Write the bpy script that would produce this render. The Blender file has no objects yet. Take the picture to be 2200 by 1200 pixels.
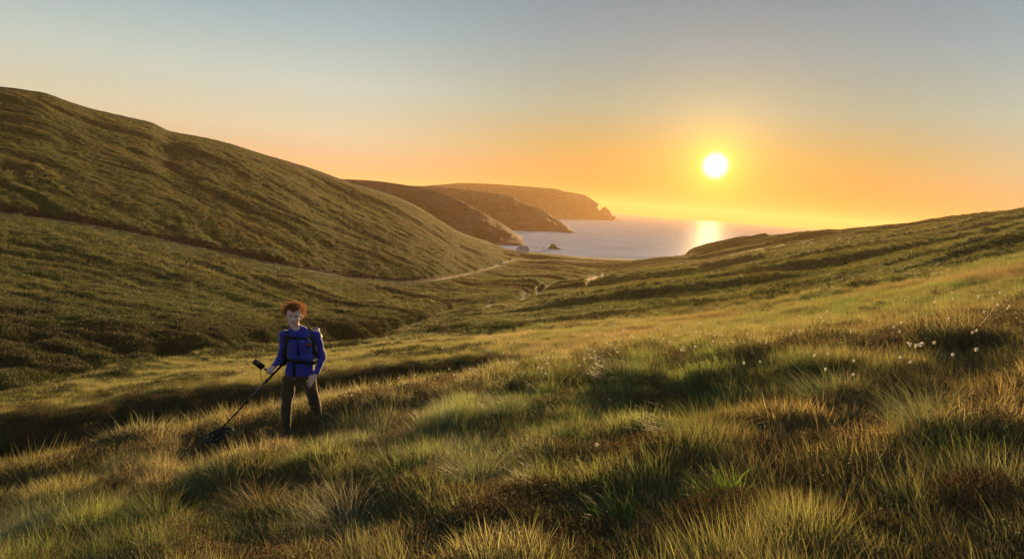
import bpy, bmesh, math, random
import numpy as np
from mathutils import Vector, Matrix
random.seed(7)
rng = np.random.default_rng(11)
sc = bpy.context.scene
COL = sc.collection

# ------------------------------------------------------------------ camera
FPX, W0, H0 = 1433.0, 2200.0, 1200.0            # focal length in photograph pixels
ROLL, PITCH = math.radians(4.26), math.radians(6.53)
FW = np.array([0, math.cos(PITCH), -math.sin(PITCH)])
UP0 = np.array([0, math.sin(PITCH), math.cos(PITCH)]); RT0 = np.array([1.0, 0, 0])
CR = math.cos(ROLL)*RT0 + math.sin(ROLL)*UP0
CU = -math.sin(ROLL)*RT0 + math.cos(ROLL)*UP0
cam_d = bpy.data.cameras.new('camera'); cam = bpy.data.objects.new('camera', cam_d); COL.objects.link(cam)
cam_d.sensor_width = 36.0; cam_d.lens = 36.0*FPX/W0
cam_d.clip_start = 0.05; cam_d.clip_end = 90000
cam.matrix_world = Matrix(((CR[0], CU[0], -FW[0], 0), (CR[1], CU[1], -FW[1], 0), (CR[2], CU[2], -FW[2], 0), (0, 0, 0, 1)))
sc.camera = cam

def ray(u, v):
    """photograph pixel -> direction"""
    u = np.asarray(u, float); v = np.asarray(v, float)
    d = FPX*FW + (u-W0/2)[..., None]*CR - (v-H0/2)[..., None]*CU
    return d/np.linalg.norm(d, axis=-1, keepdims=True)
def th_t(u, v):
    d = ray(u, v)
    return np.arctan2(d[..., 0], d[..., 1]), d[..., 2]/np.hypot(d[..., 0], d[..., 1])

# ------------------------------------------------------------------ light
SUN_DIR = ray(1537, 356)
SUN_EL = math.asin(SUN_DIR[2]); SUN_AZ = math.atan2(SUN_DIR[0], SUN_DIR[1])
sl = bpy.data.lights.new('sun', 'SUN'); sl.energy = 5.0; sl.angle = math.radians(0.6); sl.color = (1.0, 0.64, 0.27)
sun = bpy.data.objects.new('sun', sl); COL.objects.link(sun)
sun.rotation_euler = Vector(SUN_DIR).to_track_quat('Z', 'Y').to_euler()
sc.view_settings.view_transform = 'Standard'; sc.view_settings.look = 'None'
sc.view_settings.gamma = 1.0; sc.view_settings.use_curve_mapping = False
EXPO = 1.45
sc.view_settings.exposure = EXPO
sc.cycles.use_denoising = True
sc.cycles.max_bounces = 10; sc.cycles.diffuse_bounces = 5; sc.cycles.glossy_bounces = 2
sc.cycles.transmission_bounces = 4; sc.cycles.transparent_max_bounces = 8; sc.cycles.volume_bounces = 1
sc.cycles.sample_clamp_indirect = 4.0

def srgb(r, g, b):
    f = lambda c: (c/255/12.92) if c/255 <= .04045 else ((c/255+.055)/1.055)**2.4
    return (f(r), f(g), f(b))

class NT:
    """small helper for node trees"""
    def __init__(s, tree): s.t = tree; s.n = tree.nodes; s.l = tree.links; s.n.clear()
    def new(s, typ, **kw):
        nd = s.n.new(typ)
        for k, v in kw.items(): setattr(nd, k, v)
        return nd
    def link(s, a, b): s.l.new(a, b)
    def put(s, sock, v):
        if hasattr(v, 'is_linked') or isinstance(v, bpy.types.NodeSocket): s.l.new(v, sock)
        elif v is not None: sock.default_value = v
    def math(s, op, a, b=None, c=None, clamp=False):
        nd = s.n.new('ShaderNodeMath'); nd.operation = op; nd.use_clamp = clamp
        s.put(nd.inputs[0], a)
        if b is not None: s.put(nd.inputs[1], b)
        if c is not None: s.put(nd.inputs[2], c)
        return nd.outputs[0]
    def mix(s, f, a, b, blend='MIX'):
        nd = s.n.new('ShaderNodeMix'); nd.data_type = 'RGBA'; nd.blend_type = blend
        s.put(nd.inputs[0], f)
        for i, x in ((6, a), (7, b)):
            if isinstance(x, tuple) and len(x) == 3: x = (*x, 1)
            s.put(nd.inputs[i], x)
        return nd.outputs[2]
    def ramp(s, f, stops, interp='LINEAR'):
        nd = s.n.new('ShaderNodeValToRGB'); cr = nd.color_ramp; cr.interpolation = interp
        while len(cr.elements) < len(stops): cr.elements.new(0.5)
        for e, (p, c) in zip(cr.elements, stops):
            e.position = p; e.color = (*c, 1) if len(c) == 3 else c
        s.put(nd.inputs[0], f); return nd.outputs[0]
    def maprange(s, v, a, b, c=0.0, d=1.0, smooth=False):
        nd = s.n.new('ShaderNodeMapRange'); nd.interpolation_type = 'SMOOTHSTEP' if smooth else 'LINEAR'
        for i, x in enumerate((v, a, b, c, d)): s.put(nd.inputs[i], x)
        return nd.outputs[0]
    def noise(s, vec, scale, detail=3, rough=.55, dist=0.0):
        nd = s.n.new('ShaderNodeTexNoise'); s.put(nd.inputs['Vector'], vec)
        nd.inputs['Scale'].default_value = scale; nd.inputs['Detail'].default_value = detail
        nd.inputs['Roughness'].default_value = rough; nd.inputs['Distortion'].default_value = dist
        return nd.outputs[0]

# ------------------------------------------------------------------ sky
w = bpy.data.worlds.new('World'); sc.world = w; w.use_nodes = True
n = NT(w.node_tree)
co = n.new('ShaderNodeTexCoord').outputs['Generated']
sp = n.new('ShaderNodeSeparateXYZ'); n.link(co, sp.inputs[0])
elev = n.math('MULTIPLY', n.math('ARCSINE', sp.outputs[2]), 180/math.pi)
e01 = n.math('DIVIDE', elev, 60.0, clamp=True)
dt = n.new('ShaderNodeVectorMath', operation='DOT_PRODUCT'); n.link(co, dt.inputs[0]); dt.inputs[1].default_value = tuple(SUN_DIR)
ang = n.math('MULTIPLY', n.math('ARCCOSINE', n.math('MINIMUM', dt.outputs['Value'], 0.9999999)), 180/math.pi)
K = 2.0**(-EXPO)
def c(*a): return tuple(x*K for x in srgb(*a))
away = n.ramp(e01, [(0, c(208, 154, 106)), (1.5/60, c(209, 176, 138)), (4.5/60, c(212, 206, 176)), (8.5/60, c(192, 207, 196)),
                    (13/60, c(154, 182, 190)), (18/60, c(122, 150, 165)), (30/60, c(112, 142, 168)), (1, c(98, 124, 156))])
near = n.ramp(e01, [(0, c(190, 106, 30)), (2.0/60, c(192, 130, 58)), (5/60, c(178, 155, 96)), (8.5/60, c(150, 168, 148)),
                    (13/60, c(126, 155, 162)), (18/60, c(102, 134, 152)), (30/60, c(108, 138, 164)), (1, c(98, 124, 156))])
fa = n.maprange(ang, 8, 34, 0, 1, True)
base = n.mix(fa, near, away)
def glow(col, sigma, amp):
    g = n.math('MULTIPLY', n.math('EXPONENT', n.math('MULTIPLY', ang, -1.0/sigma)), amp*K)
    return n.mix(1.0, (0, 0, 0), n.mix(1.0, col, n_comb(g), 'MULTIPLY'), 'ADD')
def n_comb(g):
    cb = n.new('ShaderNodeCombineColor'); [n.link(g, cb.inputs[i]) for i in range(3)]; return cb.outputs[0]
tot = base
for col, sg, am in (((1.0, .36, .02), 4.5, .30), ((1.0, .60, .05), 1.5, 1.7)):
    tot = n.mix(1.0, tot, glow(col, sg, am), 'ADD')
core = n.math('MULTIPLY', n.maprange(ang, 0.25, 1.30, 1, 0, True), 3.5*K)
tot = n.mix(1.0, tot, n.mix(1.0, (1.0, .93, .62), n_comb(core), 'MULTIPLY'), 'ADD')
bg1 = n.new('ShaderNodeBackground'); n.link(tot, bg1.inputs[0]); bg1.inputs[1].default_value = 1.0
sk = n.new('ShaderNodeTexSky', sky_type='NISHITA', sun_disc=False, sun_elevation=SUN_EL, sun_rotation=SUN_AZ, dust_density=2.0)
bg2 = n.new('ShaderNodeBackground'); n.link(sk.outputs[0], bg2.inputs[0]); bg2.inputs[1].default_value = 0.004*K
ad = n.new('ShaderNodeAddShader'); n.link(bg1.outputs[0], ad.inputs[0]); n.link(bg2.outputs[0], ad.inputs[1])
out = n.new('ShaderNodeOutputWorld'); n.link(ad.outputs[0], out.inputs[0])

# ------------------------------------------------------------------ helpers
def mat(name, kind='Principled'):
    m = bpy.data.materials.new(name); m.use_nodes = True
    return m, NT(m.node_tree)
def simple(name, col, rough=.8, spec=.3, metal=0.0, var=.25, vscale=8.0, bump=0.0, bscale=60.0, trans=0.0):
    m, t = mat(name)
    tc = t.new('ShaderNodeTexCoord').outputs['Object']
    nz = t.noise(tc, vscale, 4)
    f = t.maprange(nz, .3, .7, 1-var, 1+var)
    cb = t.new('ShaderNodeCombineColor'); [t.link(f, cb.inputs[i]) for i in range(3)]
    colr = t.mix(1.0, col, cb.outputs[0], 'MULTIPLY')
    b = t.new('ShaderNodeBsdfPrincipled'); t.link(colr, b.inputs['Base Color'])
    b.inputs['Roughness'].default_value = rough; b.inputs['Metallic'].default_value = metal
    b.inputs['Specular IOR Level'].default_value = spec
    if bump:
        bp = t.new('ShaderNodeBump'); bp.inputs['Strength'].default_value = bump; bp.inputs['Distance'].default_value = .01
        t.link(t.noise(tc, bscale, 3), bp.inputs['Height']); t.link(bp.outputs[0], b.inputs['Normal'])
    o = t.new('ShaderNodeOutputMaterial'); sh = b.outputs[0]
    if trans:
        tr = t.new('ShaderNodeBsdfTranslucent'); t.link(colr, tr.inputs[0])
        mx = t.new('ShaderNodeMixShader'); mx.inputs[0].default_value = trans
        t.link(sh, mx.inputs[1]); t.link(tr.outputs[0], mx.inputs[2]); sh = mx.outputs[0]
    t.link(sh, o.inputs[0]); return m

def mesh_np(name, V, F, material=None, parent=None, smooth=True, link=True):
    """V (n,3), F (m,k) arrays or list"""
    me = bpy.data.meshes.new(name)
    V = np.asarray(V, np.float32)
    if isinstance(F, np.ndarray):
        k = F.shape[1]; F = F.astype(np.int32)
        me.vertices.add(len(V)); me.vertices.foreach_set('co', V.ravel())
        me.loops.add(F.size); me.loops.foreach_set('vertex_index', F.ravel())
        me.polygons.add(len(F)); me.polygons.foreach_set('loop_start', np.arange(0, F.size, k, dtype=np.int32))
        me.update(calc_edges=True); me.validate()
    else:
        me.from_pydata([tuple(x) for x in V], [], F); me.update()
    if smooth: me.polygons.foreach_set('use_smooth', np.ones(len(me.polygons), bool))
    if material: me.materials.append(material)
    if not link: return me
    o = bpy.data.objects.new(name, me); COL.objects.link(o)
    if parent: o.parent = parent
    return o
def tag(o, label=None, cat=None, group=None, kind=None):
    for k, v in (('label', label), ('category', cat), ('group', group), ('kind', kind)):
        if v: o[k] = v
    return o
def empty(name, loc, label, cat, group=None):
    o = bpy.data.objects.new(name, None); COL.objects.link(o); o.location = loc
    o.empty_display_size = .2
    return tag(o, label, cat, group)

def _hash(ix, iy, seed):
    h = (ix.astype(np.int64)*374761393 + iy.astype(np.int64)*668265263 + seed*974634777) & 0xffffffff
    h = ((h ^ (h >> 13))*1274126177) & 0xffffffff
    h = (h ^ (h >> 16)) & 0xffff
    return h/65535.0*2-1
def vnoise(x, y, seed=0):
    ix = np.floor(x); iy = np.floor(y); fx = x-ix; fy = y-iy
    sx = fx*fx*fx*(fx*(fx*6-15)+10); sy = fy*fy*fy*(fy*(fy*6-15)+10)
    a = _hash(ix, iy, seed); b = _hash(ix+1, iy, seed); c_ = _hash(ix, iy+1, seed); d = _hash(ix+1, iy+1, seed)
    return (a*(1-sx)+b*sx)*(1-sy) + (c_*(1-sx)+d*sx)*sy
def fbm(x, y, seed=0, oct=3, gain=.5):
    s = 0; a = 1; t_ = 0
    for i in range(oct):
        s = s + a*vnoise(x*2**i+i*17.3, y*2**i-i*9.1, seed+i); t_ += a; a *= gain
    return s/t_*1.4
def ridged(x, y, seed=0, oct=3):
    s = 0; a = 1; t_ = 0
    for i in range(oct):
        s = s + a*(1-2*np.abs(vnoise(x*2**i+i*7.7, y*2**i+i*3.1, seed+i))); t_ += a; a *= .5
    return s/t_
def worley(x, y, cell, seed):
    """distance to the nearest jittered centre, and that centre's random number"""
    gx = np.floor(x/cell); gy = np.floor(y/cell); best = np.full(x.shape, 9e9); rid = np.zeros(x.shape)
    for i in (-1, 0, 1):
        for j in (-1, 0, 1):
            a = gx+i; b = gy+j; px = (a+.5+.42*_hash(a, b, seed))*cell; py = (b+.5+.42*_hash(a, b, seed+1))*cell
            d = np.hypot(x-px, y-py); q = d < best; best = np.where(q, d, best); rid = np.where(q, _hash(a, b, seed+2)*.5+.5, rid)
    return best, rid
def domes(x, y):
    d, q = worley(x+.25*fbm(x/.8, y/.8, 201, 2), y+.25*fbm(x/.8, y/.8, 203, 2), .95, 205); r = .28+.24*q
    return np.clip(1-(d/r)**2, 0, 1)*(.45+.55*q)
def sstep(x, a, b):
    q = np.clip((x-a)/(b-a), 0, 1); return q*q*(3-2*q)
# ------------------------------------------------------------------ terrain (lofted height field)
SEA_Z = -45.5
def pchip(x, y, xi):
    h = np.diff(x); dl = np.diff(y)/h
    m = np.zeros(len(x)); 
    for i in range(1, len(x)-1):
        if dl[i-1]*dl[i] > 0:
            w1 = 2*h[i]+h[i-1]; w2 = h[i]+2*h[i-1]; m[i] = (w1+w2)/(w1/dl[i-1]+w2/dl[i])
    m[0] = dl[0]; m[-1] = dl[-1]
    xi = np.clip(xi, x[0], x[-1]); k = np.clip(np.searchsorted(x, xi)-1, 0, len(x)-2)
    t = (xi-x[k])/h[k]
    return (y[k]*(1+2*t)*(1-t)**2 + h[k]*m[k]*t*(1-t)**2 + y[k+1]*t*t*(3-2*t) + h[k]*m[k+1]*t*t*(t-1))
# columns
fine = np.radians(np.linspace(-42.5, 42.5, 1180))
side = np.radians(np.geomspace(0.12, 70, 46)).cumsum(); side = side/side[-1]*math.radians(70)
TH = np.concatenate([(-math.radians(42.5)-side)[::-1], fine, math.radians(42.5)+side])
def line(pts):
    """pts (u,v,r) along one feature of the land -> r, t(=z/r) for every column"""
    p = np.array(pts, float); th, t = th_t(p[:, 0], p[:, 1])
    return pchip(th, np.log(p[:, 2]), TH), pchip(th, t, TH)
def U(tab): # value table over u at horizon height -> per column
    p = np.array(tab, float); th, _ = th_t(p[:, 0], 436+0.0745*(p[:, 0]-1100)); return np.interp(TH, th, p[:, 1])
def plane(r):
    z = -1.6 + 0.22*r*np.sin(TH) - 0.126*r*np.cos(TH)
    return np.full(len(TH), math.log(r)), z/r
C_ = line([(0,1042,12.5),(150,1016,12.5),(300,984,12.7),(430,944,13),(600,900,13.5),(740,878,14),(850,860,15),(1000,828,16),(1150,798,17),(1300,762,18),(1500,740,19),(1700,725,19),(1900,705,18),(2200,670,17)])
D_ = (C_[0]+U([(0,.22),(900,.2),(1250,.12),(2200,.12)]), C_[1]+U([(0,-.115),(500,-.10),(900,-.075),(1100,-.04),(1300,.0),(2200,.008)]))
E_ = line([(0,893,21),(180,883,21),(300,850,22),(400,838,22),(560,828,22),(740,803,22),(900,778,23),(1000,772,24),(1150,763,24),(1300,745,25),(1500,722,26),(1700,705,25),(1900,680,24),(2200,640,23)])
S_ = line([(0,872,26),(200,846,30),(400,803,36),(600,772,42),(800,742,50),(1000,715,55),(1100,700,58),(1300,680,60),(1500,660,58),(1700,632,55),(1900,600,52),(2100,570,50),(2200,556,48)])
T_ = line([(0,866,28),(200,831,33),(400,787,41),(600,761,50),(800,738,60),(1000,700,75),(1100,690,80),(1300,668,80),(1500,652,78),(1700,634,75),(1900,607,70),(2100,577,66),(2200,563,64)])
M_ = line([(0,860,29.5),(200,822,35),(400,774,43),(600,752,55),(800,736,70),(1000,690,90),(1100,678,100),(1300,645,115),(1500,628,110),(1700,603,105),(1850,575,100),(2000,546,95),(2200,513,90)])
N_ = line([(0,857,31),(200,817,36.5),(400,769,44.5),(600,748,58),(800,735,75),(1000,680,105),(1100,660,130),(1200,635,170),(1300,612,220),(1500,592,210),(1700,565,200),(1850,545,190),(2000,525,180),(2200,492,170)])
F_ = line([(0,854,32),(180,814,38),(294,785,42),(450,757,48),(597,746,62),(720,745,72),(800,733,80),(860,710,95),(900,699,108),(1000,671,125),(1120,647,165),(1160,633,200),(1260,604,300),(1330,588,380),(1500,570,330),(1700,538,310),(1850,520,290),(2000,503,280),(2200,470,260)])
gr = line([(0,840,38),(1200,640,260),(1330,580,420),(1500,558,390),(1700,525,350),(2000,493,320),(2200,463,300)])
dG = U([(0,-.045),(500,-.035),(800,-.018),(872,-.003),(1290,-.0005),(1330,0),(2200,0)])
wR = U([(0,0),(1280,0),(1400,1),(2200,1)])
G_ = ((F_[0]+math.log(1.12))*(1-wR)+gr[0]*wR, (F_[1]+dG)*(1-wR)+gr[1]*wR)
H_ = line([(0,722,58),(200,718,60),(400,722,64),(600,706,80),(740,700,92),(830,692,105),(880,680,125),(950,660,150),(1050,642,170),(1130,620,220),(1200,606,290),(1260,592,370),(1330,576,450),(1500,554,440),(1700,519,400),(2000,488,350),(2200,458,330)])
I_ = line([(0,600,95),(200,610,98),(400,635,100),(600,650,115),(770,650,140),(850,640,160),(950,625,190),(1060,603,260),(1130,588,340),(1200,578,400),(1330,569,500),(1500,546,480),(1700,512,430),(2000,482,380),(2200,455,350)])
J_ = line([(0,459,150),(200,487,155),(400,527,160),(600,570,165),(770,598,185),(850,604,195),(930,602,215),(1000,590,270),(1060,575,345),(1100,560,450),(1130,556,500),(1200,557,530),(1330,563,570),(1440,562,570),(1500,540,500),(1700,508,440),(2000,479,395),(2200,453,370)])
rj = np.exp(J_[0]); zj = J_[1]*rj
wj = U([(0,2.2),(700,2.0),(950,1.1),(1400,1.1)])
J2 = (np.log(rj+wj), (zj+U([(0,.05),(1110,.05),(1300,0),(2200,.0)])+U([(0,0),(1400,0),(1500,.1),(2200,.1)]))/(rj+wj))
r3 = rj+wj+1.6; J3 = (np.log(r3), (zj+U([(0,1.6),(500,1.5),(800,1.2),(930,.6),(1100,.3),(1300,0),(2200,.12)]))/r3)
R_ = line([(0,186,330),(82,197,335),(151,219,340),(204,235,350),(286,254,360),(327,263,365),(345,272,366),(367,281,370),(425,291,380),(490,307,390),(572,332,400),(633,350,410),(715,379,430),(760,395,440),(800,406,455),(840,419,470),(890,440,490),(950,476,520),(1000,503,560),(1040,516,590),(1070,527,610),(1095,535,630),(1130,540,640),(1200,546,640),(1250,551,635),(1330,557,630),(1430,558,620),(1455,552,610),(1470,547,600),(1482,536,590),(1530,520,560),(1600,511,520),(1700,502,480),(1790,494,460),(1900,482,440),(2000,474,430),(2100,462,420),(2200,450,410)])
rr = np.exp(R_[0]); zr = R_[1]*rr
cliff = U([(0,1.16),(1400,1.1),(1440,1.03),(1500,1.04),(1560,1.12),(2200,1.2)])
R2 = (np.log(rr*cliff), np.minimum(zr-10, (zr-6)*1.05)/(rr*cliff)); 
beach = U([(0,0),(1080,0),(1120,1),(1440,1),(1470,0),(2200,0)])
z2 = R2[1]*rr*cliff*(1-beach) + (SEA_Z-1.5)*beach; R2 = (R2[0], z2/(rr*cliff))
r5 = rr*U([(0,1.7),(1080,1.4),(1400,1.25),(1500,1.12),(1600,1.3),(2200,1.5)]); R3 = (np.log(r5), np.full(len(TH), SEA_Z-9.0)/r5)
LN = [plane(.25), plane(1.2), plane(3.2), plane(6.0), plane(9.5), C_, D_, E_, S_, T_, M_, N_, F_, G_, H_, I_, J_, J2, J3, R_, R2, R3]
CNT = [4, 10, 24, 26, 34, 14, 24, 50, 16, 26, 30, 30, 12, 34, 60, 70, 3, 5, 170, 10, 8]
IDX = {}
rows_r, rows_z, rows_s = [], [], []
for k, cnt in enumerate(CNT):
    (a0, t0), (a1, t1) = LN[k], LN[k+1]
    r0, r1 = np.exp(a0), np.exp(a1); z0, z1 = t0*r0, t1*r1
    r1 = np.maximum(r1, r0*1.004)
    LN[k+1] = (np.log(r1), z1/r1)
    IDX[k] = len(rows_r)
    for j in range(cnt):
        f = j/cnt; r = r0*(r1/r0)**f
        rows_r.append(r); rows_z.append(z0+(z1-z0)*(r-r0)/(r1-r0)); rows_s.append(k+f)
rows_r.append(np.exp(LN[-1][0])); rows_z.append(LN[-1][1]*np.exp(LN[-1][0])); rows_s.append(len(CNT))
IDX[len(CNT)] = len(rows_r)-1
RR = np.array(rows_r); ZZ = np.array(rows_z); SS = np.array(rows_s)
# soften the creases of the loft (not at path / lips)
for it in range(3):
    Z2 = ZZ.copy(); Z2[1:-1] = (ZZ[:-2]+2*ZZ[1:-1]+ZZ[2:])/4
    keep = ((SS > 15.9) & (SS < 18.2)) | (np.abs(SS-12) < .02) | (SS > 18.9)
    Z2[keep] = ZZ[keep]; ZZ = Z2
XX = RR*np.sin(TH)[None]; YY = RR*np.cos(TH)[None]
ZBASE = ZZ.copy()
POOL = np.zeros(len(TH))
for pu, wv in ((897, 14), (1051, 9), (1124, 10), (1156, 9), (1262, 8), (1274, 8), (1290, 5)):
    tp = th_t(pu, 640)[0]; POOL = np.maximum(POOL, np.exp(-((TH-tp)/(wv/1433.0*.8))**4))

# --- relief
lr = np.log(RR)
wx = XX + 14*fbm(XX/45, YY/45, 5, 3); wy = YY + 14*fbm(XX/45, YY/45, 9, 3)
near_w = 1-sstep(RR, 14, 34)
mid_w = sstep(RR, 16, 40)*(1-sstep(RR, 90, 160))
far_w = sstep(RR, 60, 130)
sky_fade = 1-0.78*sstep(SS[:, None]*np.ones_like(RR), 18.86, 19.0)
path_fade = 1-sstep(-np.abs(SS-16.7), -1.15, -.7)[:, None]*np.ones_like(RR)
DM = domes(XX, YY)*(1-sstep(RR, 24, 40))
hum = (.06+.05*sstep(RR, 3, 7))*DM + .07*fbm(XX/1.1, YY/1.1, 21, 3) + .10*np.maximum(0, fbm(XX/.62, YY/.62, 25, 2)) + 0.02*fbm(XX/3.4, YY/3.4, 23, 2)
lip = np.exp(-((SS[:, None]-5)/.25)**2)
dz = near_w*hum*np.clip(RR/2.0, .0, 1)
for (pu, pv, pr, dp, sg) in ((470, 935, 9.15, .13, .40), (640, 938, 8.9, .03, .6), (1440, 950, 7.2, .20, .6)):
    tp = th_t(pu, pv)[0]; g2 = np.exp(-((XX-pr*math.sin(tp))**2+(YY-pr*math.cos(tp))**2)/(2*sg*sg)); dz = dz*(1-g2)-dp*g2
dz += mid_w*(.30*fbm(wx/9, wy/4.0, 31, 3) + .22*ridged(XX/2.8, YY/1.5, 35, 3))
left = sstep(-TH[None]*np.ones_like(RR), -math.radians(3), math.radians(6))
# rills that run down the fall line of either hillside
al = wx*.93-wy*.35; ac = wx*.35+wy*.93
al2 = wx*.97+wy*.26; ac2 = -wx*.26+wy*.97
gl = 1.4*fbm(al/70, ac/30, 41, 2)+ .50*ridged(al/30, ac/8, 43, 3) + .42*fbm(al/10, ac/4.0, 45, 3) + .30*fbm(al/3, ac/1.3, 47, 3)
grr = 1.7*fbm(al2/110, ac2/28, 51, 2)+ 1.0*ridged(al2/60, ac2/10, 53, 3) + .40*ridged(al2/18, ac2/4.0, 55, 3) + .20*fbm(al2/4, ac2/1.6, 57, 2)
dz += far_w*(gl*left + grr*(1-left))
gully = np.exp(-((SS[:, None]-13.55)/.45)**2)*left*(1-sstep(RR, 110, 180))
dz += gully*(.9*fbm(XX/5, YY/5, 61, 3)+.35*ridged(XX/1.8, YY/1.8, 63, 2))
water_fade = 1-np.exp(-((SS[:, None]-13)/.10)**2)
dz *= sky_fade*path_fade*water_fade*(1-.9*POOL[None]*(np.abs(SS[:, None]-12.4) < 1.2))
end = (SS > 19.01)[:, None]
dz = np.where(end, dz*.3, dz)
bz = sstep(ZZ, SEA_Z+.5, SEA_Z+4)
ZZ = ZZ + dz*np.maximum(bz, .12)
def _row(s_): k = int(s_); return int(round(IDX[k]+(s_-k)*CNT[k]))
_rb = _row(13); RG = RR[_rb]; ZW = np.minimum.accumulate(ZBASE[_rb])+.30           # stream line and its water level
HWID = .7+POOL*.5*.0058*RG/np.maximum(-ZW/RG, .05)
print('stream level slack', float((ZBASE[_rb]-np.minimum.accumulate(ZBASE[_rb]))[(TH > th_t(872, 700)[0]) & (TH < th_t(1330, 560)[0])].max()))
_sl = (RR > RG[None]-HWID[None]*1.15-1) & (RR < RG[None]+HWID[None]*1.15+.6) & (POOL[None] > .08)
ZZ = np.where(_sl, np.minimum(ZZ, ZW[None]-.3), ZZ)
_nr = (SS[:, None] > 10.5) & (RR < RG[None]) & (POOL[None] > .08)
ZZ = np.where(_nr, np.minimum(ZZ, RR*((ZW/RG)[None])-.35*np.clip((RG[None]-RR)/40, 0, 1)), ZZ)
P = np.stack([XX, YY, ZZ], -1)
NR, NC = RR.shape
print('terrain grid', NR, NC)

def row_of(s):
    k = int(s); return int(round(IDX[k] + (s-k)*(CNT[k] if k < len(CNT) else 0)))
def patch(name, r0, r1, c0, c1, material):
    sub = P[r0:r1+1, c0:c1+1]; a, b = sub.shape[:2]
    ii = np.arange(a*b).reshape(a, b)
    F = np.stack([ii[:-1, :-1], ii[:-1, 1:], ii[1:, 1:], ii[1:, :-1]], -1).reshape(-1, 4)[:, ::-1]
    return mesh_np(name, sub.reshape(-1, 3), F, material)

def at_pixel(u, v, smin=0.0, smax=19.0, dr=0.0):
    """point of the ground seen at a photograph pixel"""
    th, t = th_t(u, v); c_ = int(np.clip(np.searchsorted(TH, th), 1, NC-1))
    r0, r1 = row_of(smin), row_of(smax)
    tt = ZZ[r0:r1, c_]/RR[r0:r1, c_]
    # first row whose elevation passes the pixel's
    hit = np.nonzero(tt >= t)[0]
    k = r0+(hit[0] if len(hit) else len(tt)-1)
    r = RR[k, c_]+dr
    return ground(r*math.sin(th), r*math.cos(th))
def ground(x, y):
    th = math.atan2(x, y); r = math.hypot(x, y)
    cf = np.interp(th, TH, np.arange(NC)); c0 = min(int(cf), NC-2); f = cf-c0
    z = (1-f)*np.interp(r, RR[:, c0], ZZ[:, c0]) + f*np.interp(r, RR[:, c0+1], ZZ[:, c0+1])
    return np.array([x, y, z])

# --- ground material
def ground_mat(name, cols, sc1, rough=.95, bumpd=.06, bs=3.0, stretch=(1, 1, 1)):
    m, t = mat(name)
    geo = t.new('ShaderNodeNewGeometry').outputs['Position']
    mp = t.new('ShaderNodeMapping'); mp.inputs['Scale'].default_value = stretch; t.link(geo, mp.inputs[0]); v = mp.outputs[0]
    a = t.noise(v, sc1, 5, .6, .6); b = t.noise(v, sc1*5.7, 4, .6); c2 = t.noise(v, sc1*31, 3, .6)
    k = len(cols)
    f = t.math('ADD', t.math('MULTIPLY', a, .62), t.math('MULTIPLY', b, .38))
    f = t.maprange(f, .33, .67)
    colr = t.ramp(f, [(i/(k-1), cc) for i, cc in enumerate(cols)])
    g = t.maprange(c2, .3, .7, .7, 1.35)
    cb = t.new('ShaderNodeCombineColor'); [t.link(g, cb.inputs[i]) for i in range(3)]
    colr = t.mix(1.0, colr, cb.outputs[0], 'MULTIPLY')
    b_ = t.new('ShaderNodeBsdfPrincipled'); t.link(colr, b_.inputs['Base Color']); b_.inputs['Roughness'].default_value = rough
    b_.inputs['Specular IOR Level'].default_value = .1
    bp = t.new('ShaderNodeBump'); bp.inputs['Strength'].default_value = 1.0; bp.inputs['Distance'].default_value = bumpd
    t.link(t.noise(geo, bs, 6, .7), bp.inputs['Height']); t.link(bp.outputs[0], b_.inputs['Normal'])
    tr = t.new('ShaderNodeBsdfTranslucent'); t.link(colr, tr.inputs[0])
    o = t.new('ShaderNodeOutputMaterial'); t.link(b_.outputs[0], o.inputs[0]); return m
G1 = (.048, .072, .012); G2 = (.028, .047, .010); BR = (.06, .038, .016); ST = (.13, .105, .035); GD = (.028, .038, .012)
m_near = ground_mat('peaty_turf', [BR, G2, GD, BR, G1], .5, bumpd=.05, bs=9)
m_valley = ground_mat('valley_turf', [BR, G2, G1, ST, G1, BR], .06, bumpd=.5, bs=1.1)
m_hill = ground_mat('hill_turf', [GD, G2, G1, G2, BR, G1, GD], .03, bumpd=.9, bs=.55)
c_split = int(np.searchsorted(TH, th_t(1115, 537)[0]))
hillside = tag(patch('moorland_slope', 0, row_of(8), 0, NC-1, m_near), kind='structure')
valley = tag(patch('valley_floor', row_of(8), row_of(14), 0, NC-1, m_valley), kind='structure')
rj0, rj1 = row_of(16), row_of(17)
cpath = int(np.searchsorted(TH, th_t(1108, 553)[0]))
hill_l = tag(patch('hill', row_of(14), NR-1, 0, c_split, m_hill), kind='structure')
hill_l.data.materials.append(ground_mat('bare_peat', [(.030, .016, .010), (.05, .026, .014), (.07, .035, .018)], .4, bumpd=.3, bs=1.5))
_nc = c_split; _k0 = row_of(17)-row_of(14); _k1 = row_of(18)-row_of(14); _mi = np.zeros((NR-1-row_of(14), _nc), np.int32)
_cu = int(np.searchsorted(TH, th_t(1000, 590)[0])); _wob = fbm(np.arange(_nc)/14., np.zeros(_nc), 171, 2)
for _c in range(_cu): _mi[_k0:_k1+max(0, int(.6+1.6*_wob[_c])), _c] = 1
hill_l.data.polygons.foreach_set('material_index', _mi.ravel())
hill_r = tag(patch('hill', row_of(14), NR-1, c_split, NC-1, m_hill), kind='structure')

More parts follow.
